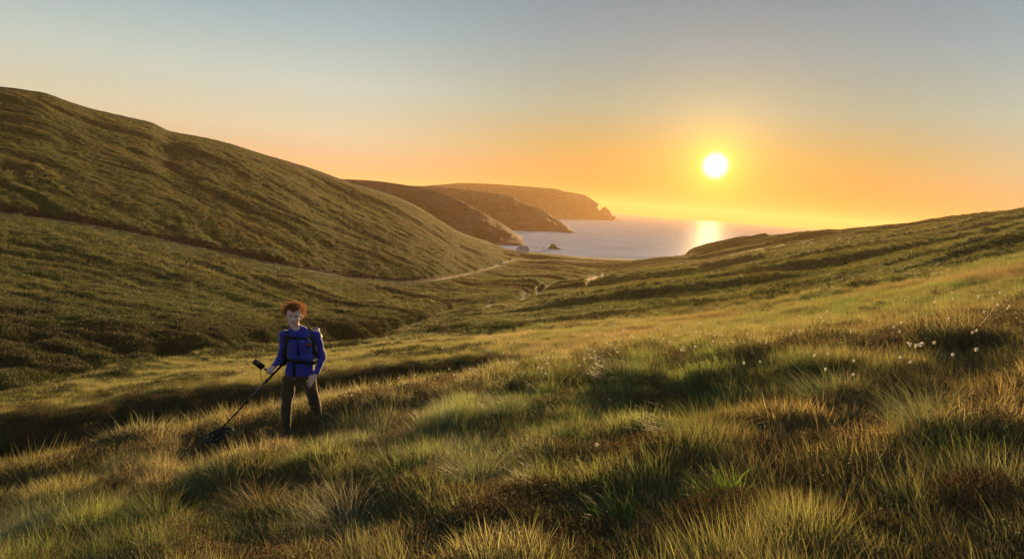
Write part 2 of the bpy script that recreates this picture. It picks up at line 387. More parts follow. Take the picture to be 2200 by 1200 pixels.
# --- track along the left hill: a gravel strip on its bench
pts0 = P[rj0, :cpath]; pts1 = P[rj1, :cpath]
nn = 7
Vt = []
for i in range(nn):
    f = i/(nn-1); q = pts0*(1-f)+pts1*f; q = q.copy()
    q[:, 2] = np.maximum(pts0[:, 2], pts1[:, 2])*.5+np.minimum(pts0[:, 2], pts1[:, 2])*.5 + .12 + .05*math.sin(f*math.pi*2) + .04*fbm(q[:, 0]/1.5, q[:, 1]/1.5+i, 71, 2)
    if i in (0, nn-1): q[:, 2] -= .5
    Vt.append(q)
Vt = np.array(Vt); ii = np.arange(nn*cpath).reshape(nn, cpath)
Ft = np.stack([ii[:-1, :-1], ii[:-1, 1:], ii[1:, 1:], ii[1:, :-1]], -1).reshape(-1, 4)[:, ::-1]
m_track = simple('track_gravel', (.17, .13, .08), .9, var=.45, vscale=.5, bump=.6, bscale=6)
tag(mesh_np('track', Vt.reshape(-1, 3), Ft, m_track), kind='structure')

# --- stream
m_w, t = mat('stream_water')
b = t.new('ShaderNodeBsdfPrincipled'); geo = t.new('ShaderNodeNewGeometry').outputs['Position']; b.inputs['Roughness'].default_value = .15
t.link(t.ramp(t.noise(geo, .9, 4, .7), [(.44, (.02, .02, .015)), (.56, (.75, .76, .78))]), b.inputs['Base Color'])  # white patches in the water colour stand in for sky glints
bp = t.new('ShaderNodeBump'); bp.inputs['Strength'].default_value = .3; bp.inputs['Distance'].default_value = .05
t.link(t.noise(geo, 2.5, 3), bp.inputs['Height']); t.link(bp.outputs[0], b.inputs['Normal'])
o = t.new('ShaderNodeOutputMaterial'); t.link(b.outputs[0], o.inputs[0])
rg = row_of(13)
c_end = int(np.searchsorted(TH, th_t(1335, 560)[0]))
cl = ZW[:c_end]
Vs = []
nn = 5
for i in range(nn):
    f = (i/(nn-1)-.5)*2
    r = RG[:c_end]+f*HWID[:c_end]*(1+.4*fbm(np.arange(c_end)/3.0, np.full(c_end, i*3.1), 79, 2))
    Vs.append(np.stack([r*np.sin(TH[:c_end]), r*np.cos(TH[:c_end]), cl], -1))
Vs = np.array(Vs); ii = np.arange(nn*c_end).reshape(nn, c_end)
Fs = np.stack([ii[:-1, :-1], ii[:-1, 1:], ii[1:, 1:], ii[1:, :-1]], -1).reshape(-1, 4)[:, ::-1]
tag(mesh_np('stream', Vs.reshape(-1, 3), Fs, m_w), kind='structure')

# --- sea: one sheet to the horizon
m_sea, t = mat('sea_water')
geo = t.new('ShaderNodeNewGeometry').outputs['Position']
mp = t.new('ShaderNodeMapping'); mp.inputs['Scale'].default_value = (1, 1.7, 1); mp.inputs['Rotation'].default_value = (0, 0, .35); t.link(geo, mp.inputs[0])
b = t.new('ShaderNodeBsdfPrincipled'); b.inputs['Specular IOR Level'].default_value = .09
b.inputs['Roughness'].default_value = .42; b.inputs['IOR'].default_value = 1.33
mq = t.new('ShaderNodeMapping'); mq.inputs['Scale'].default_value = (.25, 1, 1); mq.inputs['Rotation'].default_value = (0, 0, .15); t.link(geo, mq.inputs[0])
t.link(t.ramp(t.noise(mq.outputs[0], .06, 6, .65, .4), [(.38, (.20, .27, .33)), (.62, (.34, .42, .48))]), b.inputs['Base Color'])
h = t.math('ADD', t.math('MULTIPLY', t.noise(mp.outputs[0], .02, 3), 3.2), t.math('MULTIPLY', t.noise(mp.outputs[0], .16, 5, .65), 1.0))
bp = t.new('ShaderNodeBump'); bp.inputs['Strength'].default_value = 1.0; bp.inputs['Distance'].default_value = 1.6
t.link(h, bp.inputs['Height']); t.link(bp.outputs[0], b.inputs['Normal'])
df = t.new('ShaderNodeBsdfDiffuse'); t.link(t.ramp(t.noise(mq.outputs[0], .06, 6, .65, .4), [(.38, (.38, .44, .47)), (.62, (.56, .62, .65))]), df.inputs[0]); t.link(bp.outputs[0], df.inputs['Normal'])  # pale diffuse colour stands in for the reflected sky
gs = t.new('ShaderNodeBsdfGlossy'); gs.inputs['Roughness'].default_value = .45; t.link(bp.outputs[0], gs.inputs['Normal'])
mx = t.new('ShaderNodeMixShader'); mx.inputs[0].default_value = .035; t.link(df.outputs[0], mx.inputs[1]); t.link(gs.outputs[0], mx.inputs[2])
o = t.new('ShaderNodeOutputMaterial'); t.link(mx.outputs[0], o.inputs[0])
th_s = np.radians(np.linspace(-110, 110, 120)); r_s = np.geomspace(430, 10000, 60)
Vq = np.stack([np.outer(r_s, np.sin(th_s)), np.outer(r_s, np.cos(th_s)), np.full((60, 120), SEA_Z)], -1)
ii = np.arange(60*120).reshape(60, 120)
Fq = np.stack([ii[:-1, :-1], ii[:-1, 1:], ii[1:, 1:], ii[1:, :-1]], -1).reshape(-1, 4)[:, ::-1]
tag(mesh_np('sea', Vq.reshape(-1, 3), Fq, m_sea), kind='structure')

# --- headlands: solid cliffs, each lofted from its waterline to its ridge and down its back
m_cliff = ground_mat('cliff_rock', [(.055, .036, .024), (.035, .025, .017), (.085, .055, .034), (.038, .042, .018)], .02, bumpd=2.0, bs=.12, stretch=(1, 1, .5))
def headland(name, ridge, base, r_base, r_ridge, r_back, seed, amp):
    rp = np.array(ridge, float); bp_ = np.array(base, float)
    th, t = th_t(rp[:, 0], rp[:, 1]); n_c = 260
    ths = np.linspace(th[0], th[-1], n_c); tr = pchip(th, t, ths)
    thb, tb = th_t(bp_[:, 0], bp_[:, 1])
    rb = np.interp(ths, thb, SEA_Z/tb)*r_base
    rr_ = rb*r_ridge; zr_ = tr*rr_; zr_ = np.maximum(zr_, SEA_Z-1.0)
    V = []
    for i in range(60):
        f = i/44.0
        if f <= 1:
            g = f**.9; zf = 1-(1-f)**1.35
            r = rb+(rr_-rb)*g; z = SEA_Z-1.5+(zr_-SEA_Z+1.5)*zf; fade = min(1, (1-f)*2.2)*min(1, f*6+.2)
        else:
            g = (i-44)/15.0; r = rr_*(1+g*(r_back-1)); z = zr_+(SEA_Z-3-zr_)*g**1.6; fade = 0.3*g
        x = r*np.sin(ths); y = r*np.cos(ths)
        q = 1.35*amp*(ridged(x/60+seed, z/160+np.zeros_like(x)+seed, seed, 4)*1.5 + 1.2*fbm(x/20, z/22+y/60, seed+3, 4)+.35*ridged(x/160, z/7+np.zeros_like(x), seed+5, 2))*fade
        V.append(np.stack([x-SUN_DIR[0]*0+q*.3, y-q, z+q*.12*(f < 1)], -1))
    V = np.array(V); a, b_ = V.shape[:2]; ii = np.arange(a*b_).reshape(a, b_)
    F = np.stack([ii[:-1, :-1], ii[:-1, 1:], ii[1:, 1:], ii[1:, :-1]], -1).reshape(-1, 4)[:, ::-1]
    return tag(mesh_np(name, V.reshape(-1, 3), F, m_cliff), kind='structure')
headland('headland', [(600,392),(700,386),(745,385),(800,388),(870,397),(940,412),(1000,436),(1030,452),(1060,470),(1096,492),(1112,506),(1121,516),(1126,526)],
         [(600,500),(1068,526),(1126,527)], 1.0, 1.13, 1.25, 3, 7)
headland('headland', [(800,402),(900,399),(940,401),(1000,408),(1080,418),(1100,423),(1130,437),(1156,446),(1176,456),(1192,468),(1210,480),(1222,490),(1230,499)],
         [(800,470),(1100,495),(1230,500)], 1.0, 1.12, 1.25, 13, 12)
headland('headland', [(900,400),(940,397),(1000,393),(1090,397),(1190,405),(1212,410),(1240,415),(1255,418),(1270,427),(1278,435),(1281,445),(1285,453),(1291,450),(1296,445),(1300,444),(1305,449),(1308,455),(1313,467),(1316,464),(1319,471),(1327,473)],
         [(900,455),(1200,471),(1327,474)], 1.0, 1.06, 1.15, 23, 22)
# ------------------------------------------------------------------ plants
def grass_mat(name, use_inst=True, tint=(.1, .12, .03), trans=.56, rough=.5, tipc=(.42, .33, .13), tipamt=.55):
    m, t = mat(name)
    at = t.new('ShaderNodeAttribute', attribute_name='bl'); sx = t.new('ShaderNodeSeparateColor'); t.link(at.outputs['Color'], sx.inputs[0])
    h, rn = sx.outputs[0], sx.outputs[1]
    if use_inst:
        ai = t.new('ShaderNodeAttribute', attribute_name='tint', attribute_type='INSTANCER'); colr = ai.outputs['Color']
    else: colr = (*tint, 1)
    f = t.maprange(rn, 0, 1, .55, 1.5)
    cb = t.new('ShaderNodeCombineColor'); [t.link(f, cb.inputs[i]) for i in range(3)]
    colr = t.mix(1.0, colr, cb.outputs[0], 'MULTIPLY')
    dry = t.math('MULTIPLY', t.math('POWER', h, 3.0), tipamt)
    colr = t.mix(dry, colr, tipc)
    dead = t.maprange(sx.outputs[2], .82, .86, 0, .75)
    colr = t.mix(dead, colr, (.30, .22, .10))
    b = t.new('ShaderNodeBsdfPrincipled'); t.link(colr, b.inputs['Base Color']); b.inputs['Roughness'].default_value = rough
    b.inputs['Specular IOR Level'].default_value = .22
    tr = t.new('ShaderNodeBsdfTranslucent'); t.link(colr, tr.inputs[0])
    mx = t.new('ShaderNodeMixShader'); mx.inputs[0].default_value = trans
    t.link(b.outputs[0], mx.inputs[1]); t.link(tr.outputs[0], mx.inputs[2])
    o = t.new('ShaderNodeOutputMaterial'); t.link(mx.outputs[0], o.inputs[0]); return m
m_grass = grass_mat('grass_blades')
m_heath = grass_mat('heath_leaves', trans=.25, rough=.7, tipc=(.30, .17, .08), tipamt=.4)

def blades(n, hgt, wid, rad, arch, lean=(-.10, 0), seg=3, seed=0, dome=0.0, droop=0.0, outward=.8, power=.5):
    """n curved tapering blades -> V, F(tri list), bl colours"""
    g = np.random.default_rng(seed)
    V, F, C3 = [], [], []
    for i in range(n):
        a = g.uniform(0, 2*math.pi); rr_ = rad*g.uniform(0, 1)**power
        bx, by = rr_*math.cos(a), rr_*math.sin(a)
        L = g.uniform(*hgt)*(1-dome*(rr_/rad)**2)
        w_ = wid*g.uniform(.6, 1.3)
        a2 = a+g.normal(0, .7)
        tilt = outward*(rr_/rad)*g.uniform(.5, 1.2)+g.normal(0, .12)
        dirx = math.cos(a2)*tilt+lean[0]+g.normal(0, .07); diry = math.sin(a2)*tilt+lean[1]+g.normal(0, .07)
        cv = arch*g.uniform(.4, 1.4)
        fa_ = g.uniform(0, math.pi); fx, fy = math.cos(fa_)*w_, math.sin(fa_)*w_
        rn = g.uniform(0, 1); dd = g.uniform(0, 1)
        b0 = len(V); p = np.array([bx, by, -.03]); stp = L/seg
        for s in range(seg+1):
            q = s/seg
            if s:
                d = np.array([dirx*(1+cv*q*2.2)-.10*q*q, diry*(1+cv*q*2.2), 1.0-droop*q*q*1.6]); d /= np.linalg.norm(d); p = p+d*stp
            ww = (1-q)**.7
            if s == seg: V.append(p.copy()); C3.append((1, rn, dd, 1))
            else:
                V.append(p+np.array([fx, fy, 0])*ww); V.append(p-np.array([fx, fy, 0])*ww); C3 += [(q, rn, dd, 1)]*2
        for s in range(seg-1):
            k = b0+2*s; F += [(k, k+1, k+3), (k, k+3, k+2)]
        k = b0+2*(seg-1); F.append((k, k+1, k+2))
    return V, F, C3
def bush(n, rad, hgt, leaf, seed):
    """heather or moss cushion: many small leaf faces on twigs through a low dome"""
    g = np.random.default_rng(seed); V, F, C3 = [], [], []
    for i in range(n):
        a = g.uniform(0, 2*math.pi); q = g.uniform(0, 1)**.5; zt = g.uniform(.1, 1)**.6
        p = np.array([rad*q*math.cos(a), rad*q*math.sin(a), hgt*zt*math.sqrt(max(0, 1-q*q*.85))])
        d = g.normal(0, 1, 3); d[2] = abs(d[2])+.6; d /= np.linalg.norm(d); e = np.cross(d, g.normal(0, 1, 3)); e /= np.linalg.norm(e)
        L = leaf*g.uniform(.7, 1.9); w_ = leaf*.28; b0 = len(V)
        V += [p-e*w_, p+e*w_, p+d*L]; rn = g.uniform(); C3 += [(zt*.6, rn, .2, 1), (zt*.6, rn, .2, 1), (zt, rn, .2, 1)]
        F.append((b0, b0+1, b0+2))
    return V, F, C3
def clump_mesh(name, parts, material):
    V, F, C3 = [], [], []
    for v, f, c3 in parts:
        b0 = len(V); V += list(v); F += [tuple(x+b0 for x in t) for t in f]; C3 += c3
    me = mesh_np(name, np.array(V), np.array(F, int), material, smooth=True, link=False)
    ca = me.color_attributes.new('bl', 'FLOAT_COLOR', 'POINT'); ca.data.foreach_set('color', np.array(C3, np.float32).ravel())
    return me

LIB = bpy.data.collections.new('plant_library')
def lib(meshes):
    cset = bpy.data.collections.new('plant_set')
    for i, me in enumerate(meshes):
        o = bpy.data.objects.new('%s_%02d' % ('clump', i), me); cset.objects.link(o)
    return cset
fine = [clump_mesh('fine', [blades(56, (.18, .40), .0019, .13, .5, seed=s, seg=4, lean=(-.04, 0))], m_grass) for s in range(4)]
wispy = [clump_mesh('wispy', [blades(14, (.32, .55), .0013, .10, .6, seed=s+10, seg=5, lean=(-.2, 0)), blades(35, (.15, .3), .0016, .12, .6, seed=s+20)], m_grass) for s in range(3)]
broad = [clump_mesh('broad', [blades(28, (.12, .32), .0034, .12, .40, seed=s+30, seg=4, outward=.5, lean=(0, 0)), blades(6, (.2, .42), .0016, .12, .9, seed=s+35, seg=4, droop=.5)], m_grass) for s in range(3)]
dense = [clump_mesh('dense', [blades(230, (.35, .62), .0017, .17, .75, seed=s+40, seg=5, droop=.45, outward=.9, power=.6)], m_grass) for s in range(3)]
bushm = [clump_mesh('cushion', [bush(420, .2, .15, .014, s+50), blades(8, (.1, .22), .0015, .15, .3, seed=s+55)], m_heath) for s in range(3)]
midt = [clump_mesh('mid_tuft', [blades(64, (.18, .46), .0032, .22, .6, seed=s+60, seg=3)], m_grass) for s in range(4)]
fart = [clump_mesh('far_tuft', [blades(26, (.2, .48), .014, .36, .5, seed=s+70, seg=2)], m_grass) for s in range(4)]
farb = [clump_mesh('far_bush', [bush(60, .45, .3, .10, s+80)], m_heath) for s in range(3)]

GRN, OLV, STR, RST, GRY, DRK = [np.array(x) for x in ((.155, .225, .048), (.245, .235, .070), (.46, .37, .16), (.21, .14, .045), (.26, .32, .18), (.045, .06, .018))]
CW = np.zeros((NR-1, NC-1))
dth = np.diff(TH)[None]; rm = (RR[1:, 1:]+RR[:-1, :-1])/2
CW = rm*dth*np.maximum(RR[1:, 1:]-RR[:-1, 1:], 0)
inview = (np.abs(TH[:-1]) < math.radians(43))[None]
PC = (P[1:, 1:]+P[:-1, :-1])/2
def scatter(N, dens):
    wgt = (CW*dens*inview).ravel(); cs = np.cumsum(wgt); tot_ = cs[-1]
    k = np.searchsorted(cs, rng.uniform(0, tot_, N)); k = np.clip(k, 0, len(cs)-1)
    i, j = np.unravel_index(k, CW.shape); fu = rng.uniform(0, 1, N)[:, None]; fv = rng.uniform(0, 1, N)[:, None]
    a = P[i, j]*(1-fu)+P[i+1, j]*fu; b_ = P[i, j+1]*(1-fu)+P[i+1, j+1]*fu
    return a*(1-fv)+b_*fv, i
def instancer(name, pts, idx, scl, tint, cset, label=None, tilt=.18, sink=0.0):
    N = len(pts)
    me = bpy.data.meshes.new(name); me.vertices.add(N)
    pp = pts.copy(); pp[:, 2] -= sink
    me.vertices.foreach_set('co', pp.astype(np.float32).ravel())
    rot = np.stack([rng.normal(0, tilt, N), rng.normal(0, tilt, N), rng.uniform(-.6, .6, N)], -1)
    def at(nm, typ, arr, key):
        a = me.attributes.new(nm, typ, 'POINT'); a.data.foreach_set(key, arr.ravel())
    at('rot', 'FLOAT_VECTOR', rot.astype(np.float32), 'vector')
    at('scl', 'FLOAT', scl.astype(np.float32), 'value')
    at('idx', 'INT', idx.astype(np.int32), 'value')
    at('tint', 'FLOAT_COLOR', np.concatenate([np.clip(tint, .004, .8), np.ones((N, 1))], 1).astype(np.float32), 'color')
    o = bpy.data.objects.new(name, me); COL.objects.link(o)
    ng = bpy.data.node_groups.new(name+'_scatter', 'GeometryNodeTree')
    ng.interface.new_socket('Geometry', in_out='INPUT', socket_type='NodeSocketGeometry')
    ng.interface.new_socket('Geometry', in_out='OUTPUT', socket_type='NodeSocketGeometry')
    gi = ng.nodes.new('NodeGroupInput'); go = ng.nodes.new('NodeGroupOutput')
    ip = ng.nodes.new('GeometryNodeInstanceOnPoints'); ci = ng.nodes.new('GeometryNodeCollectionInfo')
    ci.inputs['Collection'].default_value = cset; ci.inputs['Separate Children'].default_value = True; ci.inputs['Reset Children'].default_value = True
    def na(nm, ty):
        x = ng.nodes.new('GeometryNodeInputNamedAttribute'); x.data_type = ty; x.inputs['Name'].default_value = nm; return x.outputs['Attribute']
    L = ng.links.new
    L(gi.outputs[0], ip.inputs['Points']); L(ci.outputs[0], ip.inputs['Instance']); ip.inputs['Pick Instance'].default_value = True
    L(na('idx', 'INT'), ip.inputs['Instance Index']); L(na('scl', 'FLOAT'), ip.inputs['Scale'])
    er = ng.nodes.new('FunctionNodeEulerToRotation'); L(na('rot', 'FLOAT_VECTOR'), er.inputs[0]); L(er.outputs[0], ip.inputs['Rotation'])
    L(ip.outputs[0], go.inputs[0])
    md = o.modifiers.new('scatter', 'NODES'); md.node_group = ng
    return tag(o, label, None, kind='stuff')
DCX, DCY = 9.15*math.sin(th_t(470, 935)[0]), 9.15*math.cos(th_t(470, 935)[0])
TH1, TH2 = float(th_t(470, 935)[0]), float(th_t(650, 940)[0])
def clear(p):
    r = np.hypot(p[:, 0], p[:, 1]); th = np.arctan2(p[:, 0], p[:, 1])
    k = np.ones(len(p)); k[(np.abs(th-TH1)*r < .5) & (r > 7.0) & (r < 9.7)] = .34
    q = (np.abs(th-TH2)*r < .48) & (r > 7.2) & (r < 9.6); k[q] = np.minimum(k[q], .55)
    return k
def mixc(a, b, f): return a*(1-f[:, None])+b*f[:, None]
def tints(pts, r):
    x, y = pts[:, 0], pts[:, 1]
    n1 = fbm(x/2.2, y/2.2, 101, 3); n2 = fbm(x/5+r*0, y/5, 103, 3); n3 = fbm(x/1.0, y/1.0, 105, 2)
    t_ = mixc(np.tile(GRN, (len(x), 1)), np.tile(OLV, (len(x), 1)), sstep(n1, -.5, .4))
    t_ = mixc(t_, np.tile(STR, (len(x), 1)), sstep(n2+.4*n3, -.05, .8)*.8)
    t_ = mixc(t_, np.tile(GRY, (len(x), 1)), sstep(n3, .15, .7)*.6*sstep(-x+2-.1*y, -2, 4))
    rgt = sstep(x/np.maximum(y, .5), -.1, .5)
    t_ = mixc(t_, np.tile(RST, (len(x), 1)), sstep(n2-.25*n1+.25*rgt, .1, .7)*(.25+.45*rgt))
    th_ = np.arctan2(x, y); zc = ((np.abs(th_-TH1)*r < .9) & (r > 6.8) & (r < 11))*.6
    t_ = mixc(t_, np.tile(STR, (len(x), 1)), zc)  # lighter straw tint round the coil stands in for sunlit grass
    return t_*rng.uniform(.85, 1.55, (len(x), 1))

rmid = rm
patchy = .45+.55*sstep(fbm(PC[..., 0]/1.3, PC[..., 1]/1.3, 111, 2), -.5, .3)
scarp = (((SS[:-1]+SS[1:])/2 > 5.25) & ((SS[:-1]+SS[1:])/2 < 6.95))[:, None]*sstep(-np.degrees(TH[:-1])[None], -4, 1)
# near turf, r < 11
d = sstep(rmid, .5, .9)*(1-sstep(rmid, 9, 13))*patchy
p1, i1 = scatter(17000, d*(1+5/np.maximum(rmid, 1)))
r = np.hypot(p1[:, 0], p1[:, 1])
nz = fbm(p1[:, 0]/1.6, p1[:, 1]/1.6, 121, 2)+rng.normal(0, .35, len(r))
br = (nz > np.where(p1[:, 0] < -.5, .35, -.15))
idx = np.where(br, 7+rng.integers(0, 3, len(r)), np.where(rng.uniform(0, 1, len(r)) < .82, rng.integers(0, 4, len(r)), rng.integers(4, 7, len(r))))
nearset = lib(fine+wispy+broad)
dm1 = domes(p1[:, 0], p1[:, 1])
instancer('grass', p1, idx, rng.uniform(.6, 1.1, len(r))*(.66+.34*dm1)*clear(p1), tints(p1, r)*(.9+.25*dm1)[:, None], nearset)  # tint lighter on dome tops and darker in gaps, deepening the shading
# middle ground, 8 - 45 m
d = sstep(rmid, 8, 12)*(1-sstep(rmid, 34, 55))*(.35+.65*patchy)*(14/np.maximum(rmid, 10))*(1-.75*scarp)
p2, i2 = scatter(42000, d)
r = np.hypot(p2[:, 0], p2[:, 1])
t2 = tints(p2, r)
edge = np.exp(-((SS[i2]-5.0)/.35)**2)*sstep(-p2[:, 0]/p2[:, 1], -.35, -.1)
t2 = mixc(t2, np.tile(STR, (len(r), 1)), edge*.55*rng.uniform(0, 1, len(r)))
terr = sstep(SS[i2], 6.8, 7.1)*sstep(-p2[:, 0]/p2[:, 1], -.05, .15)
t2 = mixc(t2, np.tile(OLV*1.15, (len(r), 1)), terr*.8)
dm2 = domes(p2[:, 0], p2[:, 1])*(1-sstep(r, 24, 40)); dm2 = np.where(r > 30, .5, dm2); sc2 = (((SS[i2] > 5.15) & (SS[i2] < 7.0))*sstep(-p2[:, 0]/p2[:, 1], -.1, .05))
instancer('grass', p2, rng.integers(0, 4, len(r)), rng.uniform(.7, 1.25, len(r))*(1-.35*terr)*(.62+.5*dm2)*(1-.45*sc2)*clear(p2), t2, lib(midt))
# far ground
d = sstep(rmid, 34, 60)*(1-sstep(rmid, 450, 640))*(60/np.maximum(rmid, 50))**1.1*(SS[:-1, None] < np.where(TH[None, :-1] > 0.2, 18.8, 18.97))*(np.abs(SS[:-1, None]-13) > .15)*(1-.95*POOL[None, :-1]*(np.abs(SS[:-1, None]-12.5) < 1.3))
d = d*(1-.97*np.exp(-((SS[:-1, None]-16.5)/.75)**4))
fc = SS[:-1, None]*np.ones_like(rmid)
p3, i3 = scatter(180000, d)
r = np.hypot(p3[:, 0], p3[:, 1]); x, y = p3[:, 0], p3[:, 1]
n1 = fbm(x/14, y/14, 131, 3); n2 = fbm(x/40, y/25, 133, 3)
t3 = mixc(np.tile(np.array([.050, .098, .014]), (len(r), 1)), np.tile(np.array([.085, .122, .022]), (len(r), 1)), sstep(n1, -.5, .5))
t3 = mixc(t3, np.tile(RST*.75, (len(r), 1)), sstep(n2+.3*n1, .15, .7)*.5)
t3 = mixc(t3, np.tile(STR*.8, (len(r), 1)), sstep(-n2+.5*n1, .3, .9)*.15)
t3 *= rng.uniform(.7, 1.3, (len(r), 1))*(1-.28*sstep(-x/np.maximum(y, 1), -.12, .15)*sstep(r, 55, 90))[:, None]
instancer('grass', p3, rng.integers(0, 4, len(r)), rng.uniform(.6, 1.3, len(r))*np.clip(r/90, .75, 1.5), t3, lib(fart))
# heather and moss cushions near
hs = sstep(fbm(PC[..., 0]/2.0, PC[..., 1]/2.0, 141, 2)+.25*sstep(PC[..., 0]/np.maximum(PC[..., 1], .3), .0, .6), .12, .45)
d = sstep(rmid, .6, 1.2)*(1-sstep(rmid, 16, 26))*(.25+.6*hs+1.2*scarp)*(5/np.maximum(rmid, 2.5))
p4, i4 = scatter(20000, d)
r = np.hypot(p4[:, 0], p4[:, 1])
t4 = mixc(np.tile(np.array([.15, .085, .032]), (len(r), 1)), np.tile(np.array([.09, .10, .03]), (len(r), 1)), rng.uniform(0, 1, len(r)))
instancer('heather', p4, rng.integers(0, 3, len(r)), rng.uniform(.6, 1.2, len(r))*(1+.6*(r > 9))*np.minimum(1, clear(p4)*1.6), t4, lib(bushm), sink=.02)
# bushes of the gully banks and the dark scarps
gb = (np.exp(-((SS[:-1, None]-13.6)/.5)**2)*sstep(-np.degrees(TH[:-1])[None], 2, 12)*3 + scarp*2 + (.25+.9*(rmid < 70))*sstep(fbm(PC[..., 0]/7, PC[..., 1]/7, 151, 3), .15, .5))
d = sstep(rmid, 15, 18)*(1-sstep(rmid, 150, 260))*gb*(30/np.maximum(rmid, 20))
p5, i5 = scatter(36000, d)
r = np.hypot(p5[:, 0], p5[:, 1]); n1 = fbm(p5[:, 0]/4, p5[:, 1]/4, 153, 2)
t5 = mixc(np.tile(np.array([.045, .055, .018]), (len(r), 1)), np.tile(np.array([.06, .085, .016]), (len(r), 1)), sstep(n1+rng.normal(0, .2, len(r)), -.3, .3))
instancer('heather', p5, rng.integers(0, 3, len(r)), rng.uniform(.4, 1.1, len(r))*np.clip(r/45, .5, 1.3), t5, lib(farb), sink=.03)
